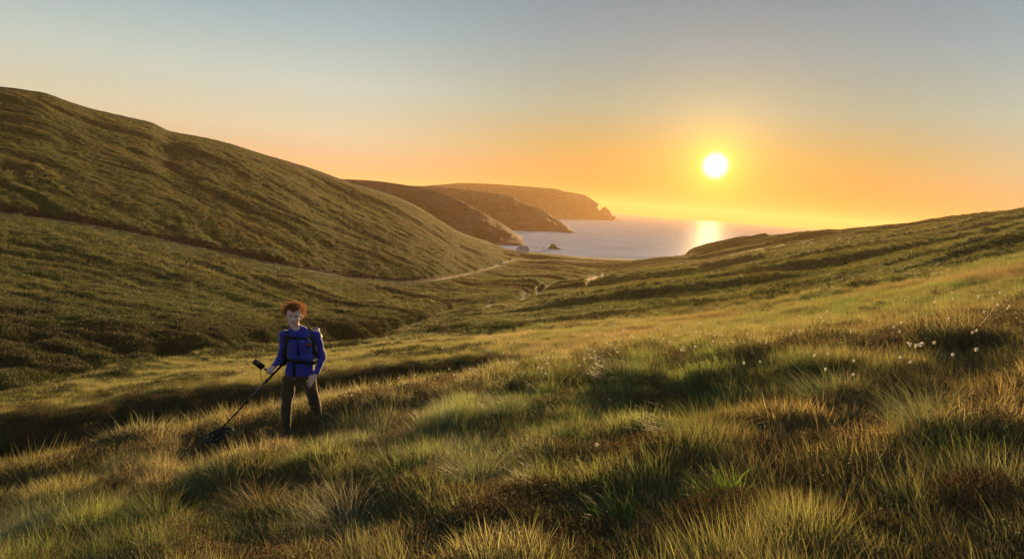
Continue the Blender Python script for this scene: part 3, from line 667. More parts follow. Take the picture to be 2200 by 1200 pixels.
# ------------------------------------------------------------------ implicit-surface modeller
class SDF:
    def __init__(s, lo, hi, h):
        s.h = h; s.lo = np.array(lo, float); s.n = np.ceil((np.array(hi)-s.lo)/h).astype(int)+1
        s.d = np.full(s.n, 1.0, np.float32)
        s.ax = [s.lo[i]+np.arange(s.n[i])*h for i in range(3)]
    def _win(s, lo, hi):
        a = np.clip(np.floor((np.array(lo)-s.lo)/s.h).astype(int), 0, s.n); b = np.clip(np.ceil((np.array(hi)-s.lo)/s.h).astype(int)+1, 0, s.n)
        sl_ = tuple(slice(a[i], b[i]) for i in range(3))
        X = np.meshgrid(*[s.ax[i][sl_[i]] for i in range(3)], indexing='ij', sparse=True)
        return sl_, X
    def _union(s, sl_, q, k):
        o = s.d[sl_]
        if k > 0:
            hh = np.clip(.5+.5*(o-q)/k, 0, 1); s.d[sl_] = (o*(1-hh)+q*hh-k*hh*(1-hh)).astype(np.float32)
        else: s.d[sl_] = np.minimum(o, q)
    def cap(s, a, b, ra, rb, k=.012, sy=1.0):
        """tapered capsule; sy<1 flattens it front to back"""
        a = np.array(a, float); b = np.array(b, float); m = max(ra, rb)+k+.03
        sl_, (x, y, z) = s._win(np.minimum(a, b)-m, np.maximum(a, b)+m)
        y = a[1]+(y-a[1])/sy; bb = b.copy(); bb[1] = a[1]+(b[1]-a[1])/sy
        ba = bb-a; L2 = max(ba@ba, 1e-9)
        t = np.clip(((x-a[0])*ba[0]+(y-a[1])*ba[1]+(z-a[2])*ba[2])/L2, 0, 1)
        q = np.sqrt((x-a[0]-t*ba[0])**2+(y-a[1]-t*ba[1])**2+(z-a[2]-t*ba[2])**2)-(ra+(rb-ra)*t)
        s._union(sl_, q*min(1, sy*1.0) if sy < 1 else q, k)
    def ell(s, c_, r, k=.012, rot=None, cut=False):
        c_ = np.array(c_, float); r = np.array(r, float); m = r.max()+k+.03
        sl_, (x, y, z) = s._win(c_-m, c_+m); x = x-c_[0]; y = y-c_[1]; z = z-c_[2]
        if rot is not None:
            R_m = np.array(rot); x, y, z = (R_m[0, i]*x+R_m[1, i]*y+R_m[2, i]*z for i in range(3))
        q = (np.sqrt((x/r[0])**2+(y/r[1])**2+(z/r[2])**2)-1)*r.min()
        if cut:
            o = s.d[sl_]; q = -q; hh = np.clip(.5-.5*(o-q)/k, 0, 1); s.d[sl_] = (o*(1-hh)+q*hh+k*hh*(1-hh))
        else: s._union(sl_, q, k)
    def cutplane(s, p, nrm, inside=None):
        """remove what lies on the +normal side of a plane (optionally only within a sphere (c,r))"""
        X = np.meshgrid(*s.ax, indexing='ij', sparse=True); nrm = np.array(nrm, float)/np.linalg.norm(nrm)
        q = sum((X[i]-p[i])*nrm[i] for i in range(3))
        if inside is not None:
            c_, r = inside; msk = sum((X[i]-c_[i])**2 for i in range(3)) < r*r
            s.d = np.where(msk, np.maximum(s.d, q), s.d).astype(np.float32)
        else: s.d = np.maximum(s.d, q).astype(np.float32)
    def fold(s, fn):
        X = np.meshgrid(*s.ax, indexing='ij'); m = np.abs(s.d) < .06
        s.d[m] += fn(X[0][m], X[1][m], X[2][m]).astype(np.float32)
    def mesh(s):
        """surface nets"""
        d = s.d; neg = d < 0
        cnt = np.zeros(np.array(d.shape)-1, int); acc = np.zeros(cnt.shape+(3,), np.float32); num = np.zeros(cnt.shape, np.float32)
        corners = [(i, j, k) for i in (0, 1) for j in (0, 1) for k in (0, 1)]
        def sub(a, o_): return a[o_[0]:a.shape[0]-1+o_[0], o_[1]:a.shape[1]-1+o_[1], o_[2]:a.shape[2]-1+o_[2]]
        c8 = sum(sub(neg, o_).astype(int) for o_ in corners); act = (c8 > 0) & (c8 < 8)
        I = np.argwhere(act); vals = np.stack([d[I[:, 0]+o_[0], I[:, 1]+o_[1], I[:, 2]+o_[2]] for o_ in corners], 1)
        pos = np.zeros((len(I), 3)); cn = np.zeros(len(I))
        for a in range(8):
            for b in range(a+1, 8):
                df = [corners[b][i]-corners[a][i] for i in range(3)]
                if sum(abs(q) for q in df) != 1: continue
                va, vb = vals[:, a], vals[:, b]; x_ = (va < 0) != (vb < 0); t = np.where(x_, va/np.where(x_, va-vb, 1), 0)
                for i in range(3): pos[:, i] += np.where(x_, corners[a][i]+t*df[i], 0)
                cn += x_
        pos /= cn[:, None]; V = s.lo+(I+pos)*s.h
        vid = np.full(act.shape, -1, int); vid[tuple(I.T)] = np.arange(len(I))
        Fs = []
        for ax in range(3):
            sh = [slice(None)]*3; s0 = list(sh); s1 = list(sh); s0[ax] = slice(0, -1); s1[ax] = slice(1, None)
            e = neg[tuple(s0)] != neg[tuple(s1)]; E = np.argwhere(e)
            o1, o2 = [(1, 2), (2, 0), (0, 1)][ax]
            E = E[(E[:, o1] > 0) & (E[:, o2] > 0) & (E[:, o1] < act.shape[o1]) & (E[:, o2] < act.shape[o2])]
            def gid(a, b):
                q = E.copy(); q[:, o1] -= a; q[:, o2] -= b; return vid[tuple(q.T)]
            quad = np.stack([gid(0, 0), gid(1, 0), gid(1, 1), gid(0, 1)], 1)
            fl = neg[tuple(E.T)]; quad[~fl] = quad[~fl][:, ::-1]; Fs.append(quad)
        F = np.concatenate(Fs); F = F[(F >= 0).all(1)]
        return V, F
def smooth_obj(o, it=3, f=.5):
    m = o.modifiers.new('smooth', 'SMOOTH'); m.iterations = it; m.factor = f; return o

# ------------------------------------------------------------------ figure frame: x = picture right, y = away from the lens, z = up
DP = 8.9
PTH = float(th_t(625, 940)[0])
EX = np.array([math.cos(PTH), -math.sin(PTH), 0]); EY = np.array([math.sin(PTH), math.cos(PTH), 0])
PORG = EY*DP + np.array([0, 0, 0.0]); _g = ground(PORG[0], PORG[1]); PORG = _g
def Q(zx, zy, y=0.0):
    """where a joint read off the enlarged photograph lies in the figure's frame, y metres behind its plane"""
    d = ray(420+zx/3.3333, 620+zy/3.3333); k = (DP+y)/(d@EY); p = d*k-PORG
    return np.array([p@EX, y, p[2]])
print('ground at feet', PORG, 'sole', Q(640, 1085), 'crown', Q(700, 105))
up_img = Q(650, 300)-Q(650, 900); print('image vertical leans', up_img)

person = empty('person', tuple(PORG), 'young man with curly red hair in blue jumper, standing in grass holding a metal detector', 'person')
person.rotation_euler = (0, 0, -PTH)
bpy.context.view_layer.update()

J = dict(
 head=Q(703, 190, .02), chin=Q(705, 250, -.06), neck0=Q(718, 290, .03), neck1=Q(708, 232, .03),
 sh_r=Q(637, 335, .02), el_r=Q(612, 490, .09), wr_r=Q(552, 566, -.10), ha_r=Q(526, 592, -.15),
 sh_l=Q(868, 335, .05), el_l=Q(908, 490, .10), wr_l=Q(862, 617, -.03), ha_l=Q(826, 660, -.08),
 chest=Q(748, 390, .03), waist=Q(752, 520, .04), pelvis=Q(742, 640, .05),
 hip_r=Q(672, 655, .05), kn_r=Q(652, 850, -.02), an_r=Q(648, 1030, .05),
 hip_l=Q(808, 655, .07), kn_l=Q(850, 800, .13), an_l=Q(886, 945, .36))
an_r, an_l = J['an_r'], J['an_l']
def ground_local(p):
    wpt = PORG+EX*p[0]+EY*p[1]; return ground(wpt[0], wpt[1])[2]-PORG[2]
toe_r = np.array([an_r[0]-.03, an_r[1]-.19, ground_local(an_r)+.035]); toe_l = np.array([an_l[0]+.06, an_l[1]-.17, ground_local(an_l)+.035])
an_r = np.array([an_r[0], an_r[1], ground_local(an_r)+.10]); an_l = np.array([an_l[0], an_l[1], ground_local(an_l)+.10])
J['an_r'], J['an_l'] = an_r, an_l
allp = np.array(list(J.values())+[toe_r, toe_l]); LO = allp.min(0)-.2; HI = allp.max(0)+.2
# --- body: one continuous surface, head to feet
B = SDF(LO, HI, .0062)
ch, wa, pe = J['chest'], J['waist'], J['pelvis']
B.cap(ch+[0, 0, .02], wa, .150, .125, .03, .68); B.cap(wa, pe+[0, 0, .02], .120, .100, .03, .8)
shm = (J['sh_r']+J['sh_l'])/2
B.cap(J['sh_r']+[.02, 0, -.0], J['sh_l']-[.02, 0, 0], .06, .06, .05, .9); B.cap(shm+[0, 0, .02], ch, .09, .13, .05, .7)
B.cap(J['neck0']-[0, 0, .03], J['neck1'], .060, .054, .02)
for s_ in 'rl':
    B.cap(J['sh_'+s_], J['el_'+s_], .047, .036, .02); B.cap(J['el_'+s_], J['wr_'+s_], .036, .024, .02)
    B.cap(J['hip_'+s_], J['kn_'+s_], .070, .048, .03); B.cap(J['kn_'+s_], J['an_'+s_], .044, .026, .01)
B.cap(an_r-[0, 0, .03], toe_r, .04, .028, .01); B.cap(an_l-[0, 0, .03], toe_l, .04, .028, .01)
# head: skull, face, jaw, brow, nose, ears; turned very slightly to picture left
hd = J['head']; HS = np.array([1.26, 1.16, 1.14])
def Hh(x, y, z): return hd+np.array([x, y, z])*HS
B.ell(Hh(.004, .022, .024), np.array([.074, .092, .094])*HS, .02)            # cranium
B.ell(Hh(0, -.018, -.030), np.array([.060, .066, .082])*HS, .02)             # face
B.cap(Hh(-.028, -.035, -.080), Hh(.024, -.035, -.080), .029, .029, .02)   # jaw
B.ell(Hh(-.003, -.066, -.100), (.024, .020, .019), .015)        # chin
B.cap(Hh(-.036, -.064, .014), Hh(.030, -.064, .014), .016, .016, .012)    # brow ridge
for sx_ in (-1, 1):
    B.ell(Hh(-.003+sx_*.029, -.085, -.005), (.020, .015, .013), .008, cut=True)   # eye sockets
    B.ell(Hh(-.003+sx_*.038, -.056, -.030), (.023, .020, .018), .012)              # cheekbones
    B.ell(Hh(sx_*.078, .012, -.020), (.010, .018, .029), .006)                     # ears
B.cap(Hh(-.004, -.083, .004), Hh(-.004, -.102, -.036), .0085, .013, .007)        # nose
B.cap(Hh(-.017, -.088, -.038), Hh(.010, -.088, -.038), .0085, .0085, .006)
B.cap(Hh(-.022, -.080, -.062), Hh(.016, -.080, -.062), .0085, .0085, .006)        # upper lip
B.cap(Hh(-.016, -.079, -.073), Hh(.010, -.079, -.073), .0095, .0095, .006)        # lower lip
# right hand closed round the grip: palm + four curled fingers + thumb
gr_ = J['ha_r']; wr = J['wr_r']
shaft_hi = Q(628, 536, .05); shaft_lo = Q(182, 1003, .28)
GA = Q(500, 575, -.17); GB = Q(556, 612, -.13)                 # grip axis, up-left to down-right
gdir = (GB-GA)/np.linalg.norm(GB-GA)
palm = gr_+np.array([.012, .012, .006])
B.cap(wr, palm, .025, .033, .02); B.ell(palm, (.036, .026, .040), .012)
pd = palm-gr_; pd /= np.linalg.norm(pd)
vup = np.cross(gdir, np.array([0, -1.0, 0])); vup /= np.linalg.norm(vup)
if vup[2] < 0: vup = -vup
front = np.array([0, -1.0, 0]); front -= gdir*(front@gdir); front /= np.linalg.norm(front)
for i, (ln, rd) in enumerate(((1.0, .0092), (1.06, .0094), (1.0, .0090), (.84, .0080))):
    c0 = gr_+gdir*(-.030+i*.0200)
    k0 = c0+vup*.030+front*.004; k1 = c0+vup*.026+front*.028*ln; k2 = c0-vup*.004+front*.036*ln; k3 = c0-vup*.022+front*.018*ln
    B.cap(palm*.35+c0*.65+vup*.012, k0, rd*1.25, rd*1.15, .004); B.cap(k0, k1, rd*1.15, rd, .002); B.cap(k1, k2, rd, rd*.95, .002); B.cap(k2, k3, rd*.95, rd*.8, .002)
t0 = palm-gdir*.025; t1 = gr_-gdir*.044+front*.014+vup*.012; t2 = gr_-gdir*.040+front*.036-vup*.004
B.cap(t0, t1, .014, .011, .006); B.cap(t1, t2, .011, .0088, .002)
# left hand resting on the thigh, fingers down and towards the inside of the leg
wl, hl = J['wr_l'], J['ha_l']
hd_l = (hl-wl)/np.linalg.norm(hl-wl); side_l = np.cross(hd_l, [0, 1.0, 0]); side_l /= np.linalg.norm(side_l)
if side_l[2] > 0: side_l = -side_l
pl = wl+hd_l*.055
B.cap(wl, pl, .024, .026, .012, .8); B.cap(pl-side_l*.018, pl+side_l*.018, .026, .024, .012, .75)
kn = pl+hd_l*.030
fing = [(Q(790, 672, -.10), -.030), (Q(797, 692, -.10), -.010), (Q(808, 706, -.10), .011), (Q(824, 704, -.10), .030)]
for i, (tip, off) in enumerate(fing):
    rd = (.0090, .0092, .0088, .0078)[i]; b_0 = kn+side_l*off*.95; tip = b_0+(tip-b_0)*.96
    mid = b_0*.5+tip*.5+np.array([0, -.010, .004])
    B.cap(pl+side_l*off*.7, b_0, rd*1.25, rd*1.15, .005); B.cap(b_0, mid, rd*1.1, rd, .002); B.cap(mid, tip, rd, rd*.78, .002)
tb = pl-side_l*.026-hd_l*.012; tm = tb+np.array([-.026, -.004, .004]); te = tm+np.array([-.018, .0, -.022])
B.cap(pl-side_l*.01, tb, .015, .013, .006); B.cap(tb, tm, .012, .0105, .003); B.cap(tm, te, .0105, .0085, .002)
V, F = B.mesh()
m_skin, t = mat('skin')
tc = t.new('ShaderNodeTexCoord').outputs['Object']
b = t.new('ShaderNodeBsdfPrincipled')
t.link(t.mix(t.noise(tc, 14, 3), (.62, .41, .33), (.70, .48, .40)), b.inputs['Base Color']); b.inputs['Roughness'].default_value = .5
b.inputs['Subsurface Weight'].default_value = .12; b.inputs['Subsurface Radius'].default_value = (.02, .008, .004); b.inputs['Subsurface Scale'].default_value = .6
b.inputs['Specular IOR Level'].default_value = .35
o = t.new('ShaderNodeOutputMaterial'); t.link(b.outputs[0], o.inputs[0])
body = smooth_obj(mesh_np('body', V, F, m_skin, person), 2, .5)

# --- clothes follow the body
def foldn(amp, sc_, seed):
    def fn(x, y, z): return amp*(ridged(x*sc_+y*sc_*.6+seed, z*sc_*1.9, seed, 2)*.6+fbm(x*sc_*.6+seed, z*sc_+y*9, seed+5, 2)*.6)
    return fn
S = SDF(LO, HI, .0075)
S.cap(ch+[0, 0, .02], wa+[0, 0, .02], .172, .160, .03, .70); S.cap(wa+[0, 0, .02], pe+[.004, 0, .045], .160, .192, .03, .70)
S.cap(J['sh_r']+[.02, 0, -.0], J['sh_l']-[.02, 0, 0], .072, .072, .05, .95); S.cap(shm+[0, 0, .02], ch, .10, .150, .05, .75)
S.cap(J['neck0']-[0, 0, .05], J['neck0']+[-.002, .0, .005], .105, .072, .02)
S.cutplane(Q(745, 624, 0), [.03, 0, -1])
for s_ in 'rl':
    a, b_, c2 = J['sh_'+s_], J['el_'+s_], J['wr_'+s_]
    S.cap(a, b_, .064, .052, .03); S.cap(b_, c2, .053, .037, .02)
    hv = (c2-b_)/np.linalg.norm(c2-b_); S.cap(c2-hv*.02, c2-hv*.012, .0400, .0400, .004)
for s_ in 'rl':
    c2 = J['wr_'+s_]; hv = (c2-J['el_'+s_]); hv = hv/np.linalg.norm(hv); S.cutplane(c2-hv*.004, hv, (c2, .06))
S.ell(J['neck0']+[-.004, -.03, .035], (.056, .062, .045), .006, cut=True)
S.fold(foldn(.014, 7, 3))
V, F = S.mesh()
m_jump = simple('blue_fleece', (.034, .038, .28), .85, .25, var=.18, vscale=5, bump=.25, bscale=180)
for m_ in (m_jump,):
    bs_ = [q for q in m_.node_tree.nodes if q.type == 'BSDF_PRINCIPLED'][0]; bs_.inputs['Sheen Weight'].default_value = 1.0; bs_.inputs['Sheen Roughness'].default_value = .4; bs_.inputs['Sheen Tint'].default_value = (.9, .85, .95, 1)
smooth_obj(mesh_np('jumper', V, F, m_jump, person), 2, .5)
T = SDF(LO, HI, .0075)
T.cap(pe+[-.06, 0, .03], pe+[.06, 0, .03], .118, .118, .03, .9); T.cap(pe, pe-[0, 0, .05], .10, .055, .03, .95)
for s_, kr in (('r', .070), ('l', .072)):
    h_, k_, a_ = J['hip_'+s_], J['kn_'+s_], J['an_'+s_]
    T.cap(h_+[.006 if s_ == 'l' else -.006, 0, 0], k_, .094, kr, .022); T.cap(k_, a_+[0, 0, -.02], kr, .060, .02)
T.cutplane(pe+[0, 0, .075], [0, 0, 1])
T.fold(foldn(.014, 6, 9))
V, F = T.mesh()
m_trou = simple('olive_brown_canvas', (.052, .038, .019), .9, .2, var=.3, vscale=6, bump=.35, bscale=160)
bs_ = [q for q in m_trou.node_tree.nodes if q.type == 'BSDF_PRINCIPLED'][0]; bs_.inputs['Sheen Weight'].default_value = .5; bs_.inputs['Sheen Tint'].default_value = (.9, .75, .5, 1)
smooth_obj(mesh_np('trousers', V, F, m_trou, person), 2, .5)
for an_, to_ in ((an_r, toe_r), (an_l, toe_l)):
    Bo = SDF(np.minimum(an_, to_)-.12, np.maximum(an_, to_)+.14, .007)
    Bo.cap(an_+[0, -.01, .03], an_-[0, -.01, .04], .052, .05, .02); Bo.cap(an_-[0, -.02, .045], to_, .052, .042, .02); Bo.cap(an_-[0, -.04, .075], to_-[0, 0, .02], .046, .044, .01)
    V, F = Bo.mesh(); smooth_obj(mesh_np('boot', V, F, simple('boot_leather', (.03, .022, .015), .85, .15, var=.3), person), 2)
# collar: a standing fleece ring, open at the front
def tube(path, rad, seg=8, closed=False, flat=1.0, taper=None):
    path = [np.array(p, float) for p in path]; n_ = len(path); V = []; F = []; up = np.array([.13, .21, 1.0])
    for i, p in enumerate(path):
        a = path[max(i-1, 0)] if not closed else path[i-1]; b_ = path[min(i+1, n_-1)] if not closed else path[(i+1) % n_]
        d = b_-a; d /= max(np.linalg.norm(d), 1e-9); s1 = np.cross(d, up); s1 /= max(np.linalg.norm(s1), 1e-6); s2 = np.cross(s1, d)
        r_ = rad if not taper else rad*taper(i/(n_-1))
        for k in range(seg):
            q = 2*math.pi*k/seg; V.append(p+s1*math.cos(q)*r_+s2*math.sin(q)*r_*flat)
    for i in range(n_-1 if not closed else n_):
        j = (i+1) % n_
        for k in range(seg): F.append((i*seg+k, i*seg+(k+1) % seg, j*seg+(k+1) % seg, j*seg+k))
    if not closed: F += [tuple(range(seg))[::-1], tuple((n_-1)*seg+k for k in range(seg))]
    return V, F
def strap(path, width_dir, w_, th_, sub=1):
    """flat webbing along a path: width_dir gives the width direction at every point"""
    V = []; F = []; n_ = len(path)
    for i, p in enumerate(path):
        p = np.array(p, float); d = np.array(path[min(i+1, n_-1)], float)-np.array(path[max(i-1, 0)], float); d /= np.linalg.norm(d)
        wd = np.array(width_dir, float); wd = wd-d*(wd@d); wd /= np.linalg.norm(wd); nn_ = np.cross(d, wd)
        for a, b_ in ((-1, -1), (1, -1), (1, 1), (-1, 1)): V.append(p+wd*a*w_/2+nn_*b_*th_/2)
    for i in range(n_-1):
        for k in range(4): F.append((i*4+k, i*4+(k+1) % 4, (i+1)*4+(k+1) % 4, (i+1)*4+k))
    F += [(3, 2, 1, 0), tuple((n_-1)*4+k for k in range(4))]
    return V, F
nk = J['neck0']
ring = []
for q in np.linspace(-.38*math.pi, 1.38*math.pi, 26):
    ring.append(nk+np.array([.074*math.cos(q)*1.0, .005+.070*math.sin(q), .012+.028*math.sin(q)]))
V, F = tube(ring, .011, 8, flat=1.9); mesh_np('collar', V, F, m_jump, person)
# hair: curly locks over the crown, sides and brow
m_hair, t = mat('ginger_hair')
b = t.new('ShaderNodeBsdfPrincipled'); b.inputs['Base Color'].default_value = (.24, .11, .04, 1); b.inputs['Roughness'].default_value = .38
b.inputs['Specular IOR Level'].default_value = .6
tr = t.new('ShaderNodeBsdfTranslucent'); tr.inputs[0].default_value = (.95, .60, .28, 1)
mx = t.new('ShaderNodeMixShader'); mx.inputs[0].default_value = .5; t.link(b.outputs[0], mx.inputs[1]); t.link(tr.outputs[0], mx.inputs[2])
o = t.new('ShaderNodeOutputMaterial'); t.link(mx.outputs[0], o.inputs[0])
Vh, Fh_ = [], []
g = np.random.default_rng(5); cnt_ = 0
while cnt_ < 760:
    dv = g.normal(0, 1, 3); dv /= np.linalg.norm(dv)
    if dv[2] < -.42 or (dv[1] < -.25 and dv[2] < .40+.10*abs(dv[0])) or (abs(dv[0]) > .75 and dv[1] < -.05 and dv[2] < .15): continue
    if dv[1] < .15 and dv[2] < -.12: continue
    root = Hh(.004, .022, .022)+dv*np.array([.072, .090, .090])*HS; cnt_ += 1
    L = g.uniform(.034, .074)*(1.0+.22*(dv[2] > .2)+.25*(abs(dv[0]) > .5)); ax = dv+np.array([g.normal(0, .35), g.normal(0, .35)-(.5 if dv[1] < 0 and dv[2] > .3 else 0)*.5, g.normal(0, .3)]); ax /= np.linalg.norm(ax)
    e1 = np.cross(ax, g.normal(0, 1, 3)); e1 /= np.linalg.norm(e1); e2 = np.cross(ax, e1); cr_ = g.uniform(.006, .014); tw = g.uniform(1.0, 2.0)*2*math.pi; ph = g.uniform(0, 6)
    path = [root+ax*L*q+(e1*math.cos(tw*q+ph)+e2*math.sin(tw*q+ph))*cr_*min(1, q*3)-np.array([0, 0, .012])*q*q for q in np.linspace(0, 1, 8)]
    v_, f_ = tube(path, g.uniform(.0026, .0052), 4, taper=lambda q: 1-.75*q); b0 = len(Vh); Vh += v_; Fh_ += [tuple(x+b0 for x in ff) for ff in f_]
mesh_np('hair', Vh, Fh_, m_hair, person)
# eyes, brows, lips
m_eye = simple('eye_white', (.5, .47, .44), .3, var=.02); m_iris = simple('iris', (.03, .03, .03), .3, var=.05)
m_brow = simple('brow_hair', (.13, .06, .03), .8); m_lip = simple('lip_skin', (.36, .13, .11), .5, var=.05)
def uvball(cn, r, nu=12, nv=8):
    V = []; F = []
    for j in range(nv+1):
        for i in range(nu):
            a, e = 2*math.pi*i/nu, math.pi*j/nv; V.append(np.array(cn)+np.array([r[0]*math.cos(a)*math.sin(e), r[1]*math.sin(a)*math.sin(e), r[2]*math.cos(e)]))
    for j in range(nv):
        for i in range(nu): F.append((j*nu+i, (j+1)*nu+i, (j+1)*nu+(i+1) % nu, j*nu+(i+1) % nu))
    return V, F
for sx_ in (-1, 1):
    e = Hh(-.003+sx_*.029, -.066, -.004)
    V, F = uvball(e, (.0155, .0125, .0105)); eo = mesh_np('eye', V, F, m_eye, person)
    V, F = uvball(e+[0, -.0100, 0], (.0066, .004, .0070)); mesh_np('iris', V, F, m_iris, eo)
    V, F = tube([e+[-sx_*.018, -.0165, .019], e+[0, -.0200, .024], e+[sx_*.021, -.0115, .019]], .0038, 6, taper=lambda q: 1-.3*q); mesh_np('eyebrow', V, F, m_brow, person)
    V, F = tube([e+[-sx_*.0150, -.0090, .001], e+[0, -.0138, .0072], e+[sx_*.0150, -.0075, .001]], .0024, 5); mesh_np('eyelid', V, F, m_brow, person)
V, F = tube([Hh(*q) for q in ((-.024, -.0845, -.067), (-.010, -.0895, -.065), (-.003, -.0905, -.066), (.004, -.0895, -.065), (.018, -.0845, -.067))], .0042, 6); mesh_np('lips', V, F, m_lip, person)
# zip placket, chest emblem and belt ring
m_dark = simple('black_webbing', (.010, .010, .010), .7, .3, var=.2); m_zip = simple('navy_placket', (.012, .010, .10), .6, var=.1)
m_metal = simple('worn_metal', (.55, .52, .48), .35, metal=1.0)
def surf_y(x, z, o_sdf=S, off=.004):
    i = int(round((x-o_sdf.lo[0])/o_sdf.h)); k = int(round((z-o_sdf.lo[2])/o_sdf.h))
    i = np.clip(i, 0, o_sdf.n[0]-1); k = np.clip(k, 0, o_sdf.n[2]-1)
    col_ = o_sdf.d[i, :, k]; w_ = np.nonzero(col_ < .0)[0]
    return (o_sdf.ax[1][w_[0]] if len(w_) else .0)-off
def on(zx, zy, off=.004, sdf=None):
    p = Q(zx, zy, 0)
    for _ in range(4): y = surf_y(p[0], p[2], sdf or S, off); p = Q(zx, zy, y)
    return p
V, F = strap([on(zx, zy, .009) for zx, zy in ((724, 300), (728, 330), (731, 360), (733, 400), (735, 440), (736, 482))], (1, 0, 0), .022, .006); mesh_np('zip_placket', V, F, m_zip, person)
V, F = tube([on(x, y, .004) for x, y in ((760, 376), (764, 372), (771, 371), (777, 374), (780, 379), (775, 377), (769, 376))], .0024, 5, taper=lambda q: 1-.5*q)
m_mark = simple('pale_print', (.6, .62, .66), .6, var=.05); mesh_np('chest_emblem', V, F, m_mark, person)
V, F = tube([on(705+13*math.cos(q), 637+12*math.sin(q), .012, T) for q in np.linspace(.1, math.pi-.1, 9)], .0025, 5); mesh_np('belt_ring', V, F, m_metal, person)

# ------------------------------------------------------------------ backpack
pack = empty('backpack', tuple(PORG+EX*ch[0]+EY*(ch[1]+.22)+np.array([0, 0, ch[2]-.2])), "dark backpack worn on the man's back, harness buckled across his blue jumper", 'backpack')
pack.rotation_euler = (0, 0, -PTH)
bpy.context.view_layer.update()
PO = np.array([ch[0], ch[1]+.22, ch[2]-.2])
def pk(name, V, F, m, par=pack): return mesh_np(name, np.array(V)-PO, F, m, par)
m_pack = simple('pack_nylon', (.016, .018, .016), .6, .4, var=.25, bump=.3, bscale=60)
m_grey = simple('grey_pack_lid', (.20, .20, .21), .5, .4, var=.2)
Bk = SDF(PO-[.32, .24, .36], PO+[.32, .30, .42], .01)
Bk.cap(PO+[0, .02, .20], PO+[0, .03, -.14], .150, .135, .03, .72)
Bk.cap(PO+[-.09, .03, .22], PO+[.10, .03, .22], .085, .085, .03, .9)
Bk.fold(foldn(.006, 7, 31)); V, F = Bk.mesh(); smooth_obj(pk('pack_body', V, F, m_pack), 2)
# pale rolled gear on the far shoulder side of the pack
a, b_ = Q(866, 296, .17), Q(908, 340, .18)
Rl = SDF(np.minimum(a, b_)-.12, np.maximum(a, b_)+.12, .008); Rl.cap(a, b_+[-.02, 0, -.02], .032, .028, .01); Rl.cap(a-[.05, 0, 0], a, .03, .036, .02); V, F = Rl.mesh(); smooth_obj(pk('rolled_jacket', V, F, m_grey), 2)
def onp(pts, off): return [on(x, y, off) for x, y in pts]
rs = [Q(668, 296, .12), Q(664, 298, .05)]+onp([(661, 312), (657, 350), (652, 390), (643, 430), (636, 470), (634, 505)], .008)+[Q(628, 530, .10)]
V, F = strap(rs, (1, .1, 0), .062, .016); sR = pk('shoulder_strap', V, F, m_pack)
ls = [Q(812, 282, .12), Q(815, 284, .05)]+onp([(818, 300), (824, 340), (832, 380), (842, 420), (851, 455)], .008)+[Q(862, 500, .08)]
V, F = strap(ls, (1, .1, 0), .066, .016); sL = pk('shoulder_strap', V, F, m_pack)
V, F = strap(onp([(668, 350), (690, 349), (720, 352), (750, 356), (780, 357), (812, 356)], .012), (0, 0, 1), .022, .006); pk('chest_strap', V, F, m_dark)
V, F = strap([Q(650, 500, .06)]+onp([(664, 508), (690, 513), (720, 517), (755, 521), (790, 525), (825, 529)], .010)+[Q(856, 530, .02), Q(872, 520, .1)], (0, 0, 1), .046, .010); pk('waist_belt', V, F, m_dark)
V, F = strap(onp([(705, 530), (705, 560), (706, 590), (706, 618)], .010), (1, 0, 0), .040, .006); pk('hanging_strap', V, F, m_dark)
bx_ = bmesh.new()
def boxm(cn, sz, rot=(0, 0, 0), bev=.15):
    bm = bmesh.new(); bmesh.ops.create_cube(bm, size=1.0)
    for v in bm.verts: v.co = Vector((v.co.x*sz[0], v.co.y*sz[1], v.co.z*sz[2]))
    bmesh.ops.bevel(bm, geom=bm.edges[:], offset=min(sz)*bev, segments=2, affect='EDGES')
    R_ = Matrix.Rotation(rot[2], 4, 'Z') @ Matrix.Rotation(rot[1], 4, 'Y') @ Matrix.Rotation(rot[0], 4, 'X')
    bm.transform(Matrix.Translation(Vector(cn)) @ R_)
    V = [tuple(v.co) for v in bm.verts]; F = [tuple(v.index for v in f.verts) for f in bm.faces]; bm.free(); return V, F
V, F = boxm(on(706, 352, .022), (.045, .014, .030)); pk('chest_buckle', V, F, m_dark)
V, F = boxm(on(716, 519, .024), (.060, .016, .050)); pk('waist_buckle', V, F, m_dark)
m_red = simple('red_pouch', (.22, .018, .010), .6, var=.3)
V, F = boxm(on(811, 402, .030), (.050, .024, .040)); pk('red_pouch', V, F, m_red)
V, F = tube([on(811+8*math.cos(q), 350+18*math.sin(q), .030) for q in np.linspace(0, 2*math.pi, 15)[:-1]], .0028, 5, closed=True); pk('carabiner', V, F, m_metal)
V, F = tube([Q(860, 478, .03), Q(866, 500, .02), Q(861, 528, .01), Q(856, 548, .01)], .004, 5); pk('strap_end', V, F, m_metal)

# ------------------------------------------------------------------ metal detector
coil_c = Q(170, 1046, .28)
det = empty('metal_detector', tuple(PORG+EX*coil_c[0]+EY*coil_c[1]+np.array([0, 0, coil_c[2]])), "black metal detector with open oval coil, held low over the grass", 'metal detector')
det.rotation_euler = (0, 0, -PTH)
def dt_(name, V, F, m, par=det): return mesh_np(name, np.array(V)-coil_c, F, m, par)
m_plast = simple('black_plastic', (.008, .008, .009), .6, .3, var=.15); m_carb = simple('grey_tube', (.10, .10, .11), .35, .5, var=.15)
A_, B2 = shaft_hi, shaft_lo; mid = A_*.42+B2*.58; hi2 = A_*.80+B2*.20
V, F = tube([A_, hi2, A_*.72+B2*.28], .0155, 10); dt_('upper_shaft', V, F, m_plast)
V, F = tube([A_*.73+B2*.27, mid], .0125, 10); dt_('middle_shaft', V, F, m_carb)
V, F = tube([mid, B2], .0098, 10); dt_('lower_shaft', V, F, m_plast)
dsh = (B2-A_)/np.linalg.norm(B2-A_)
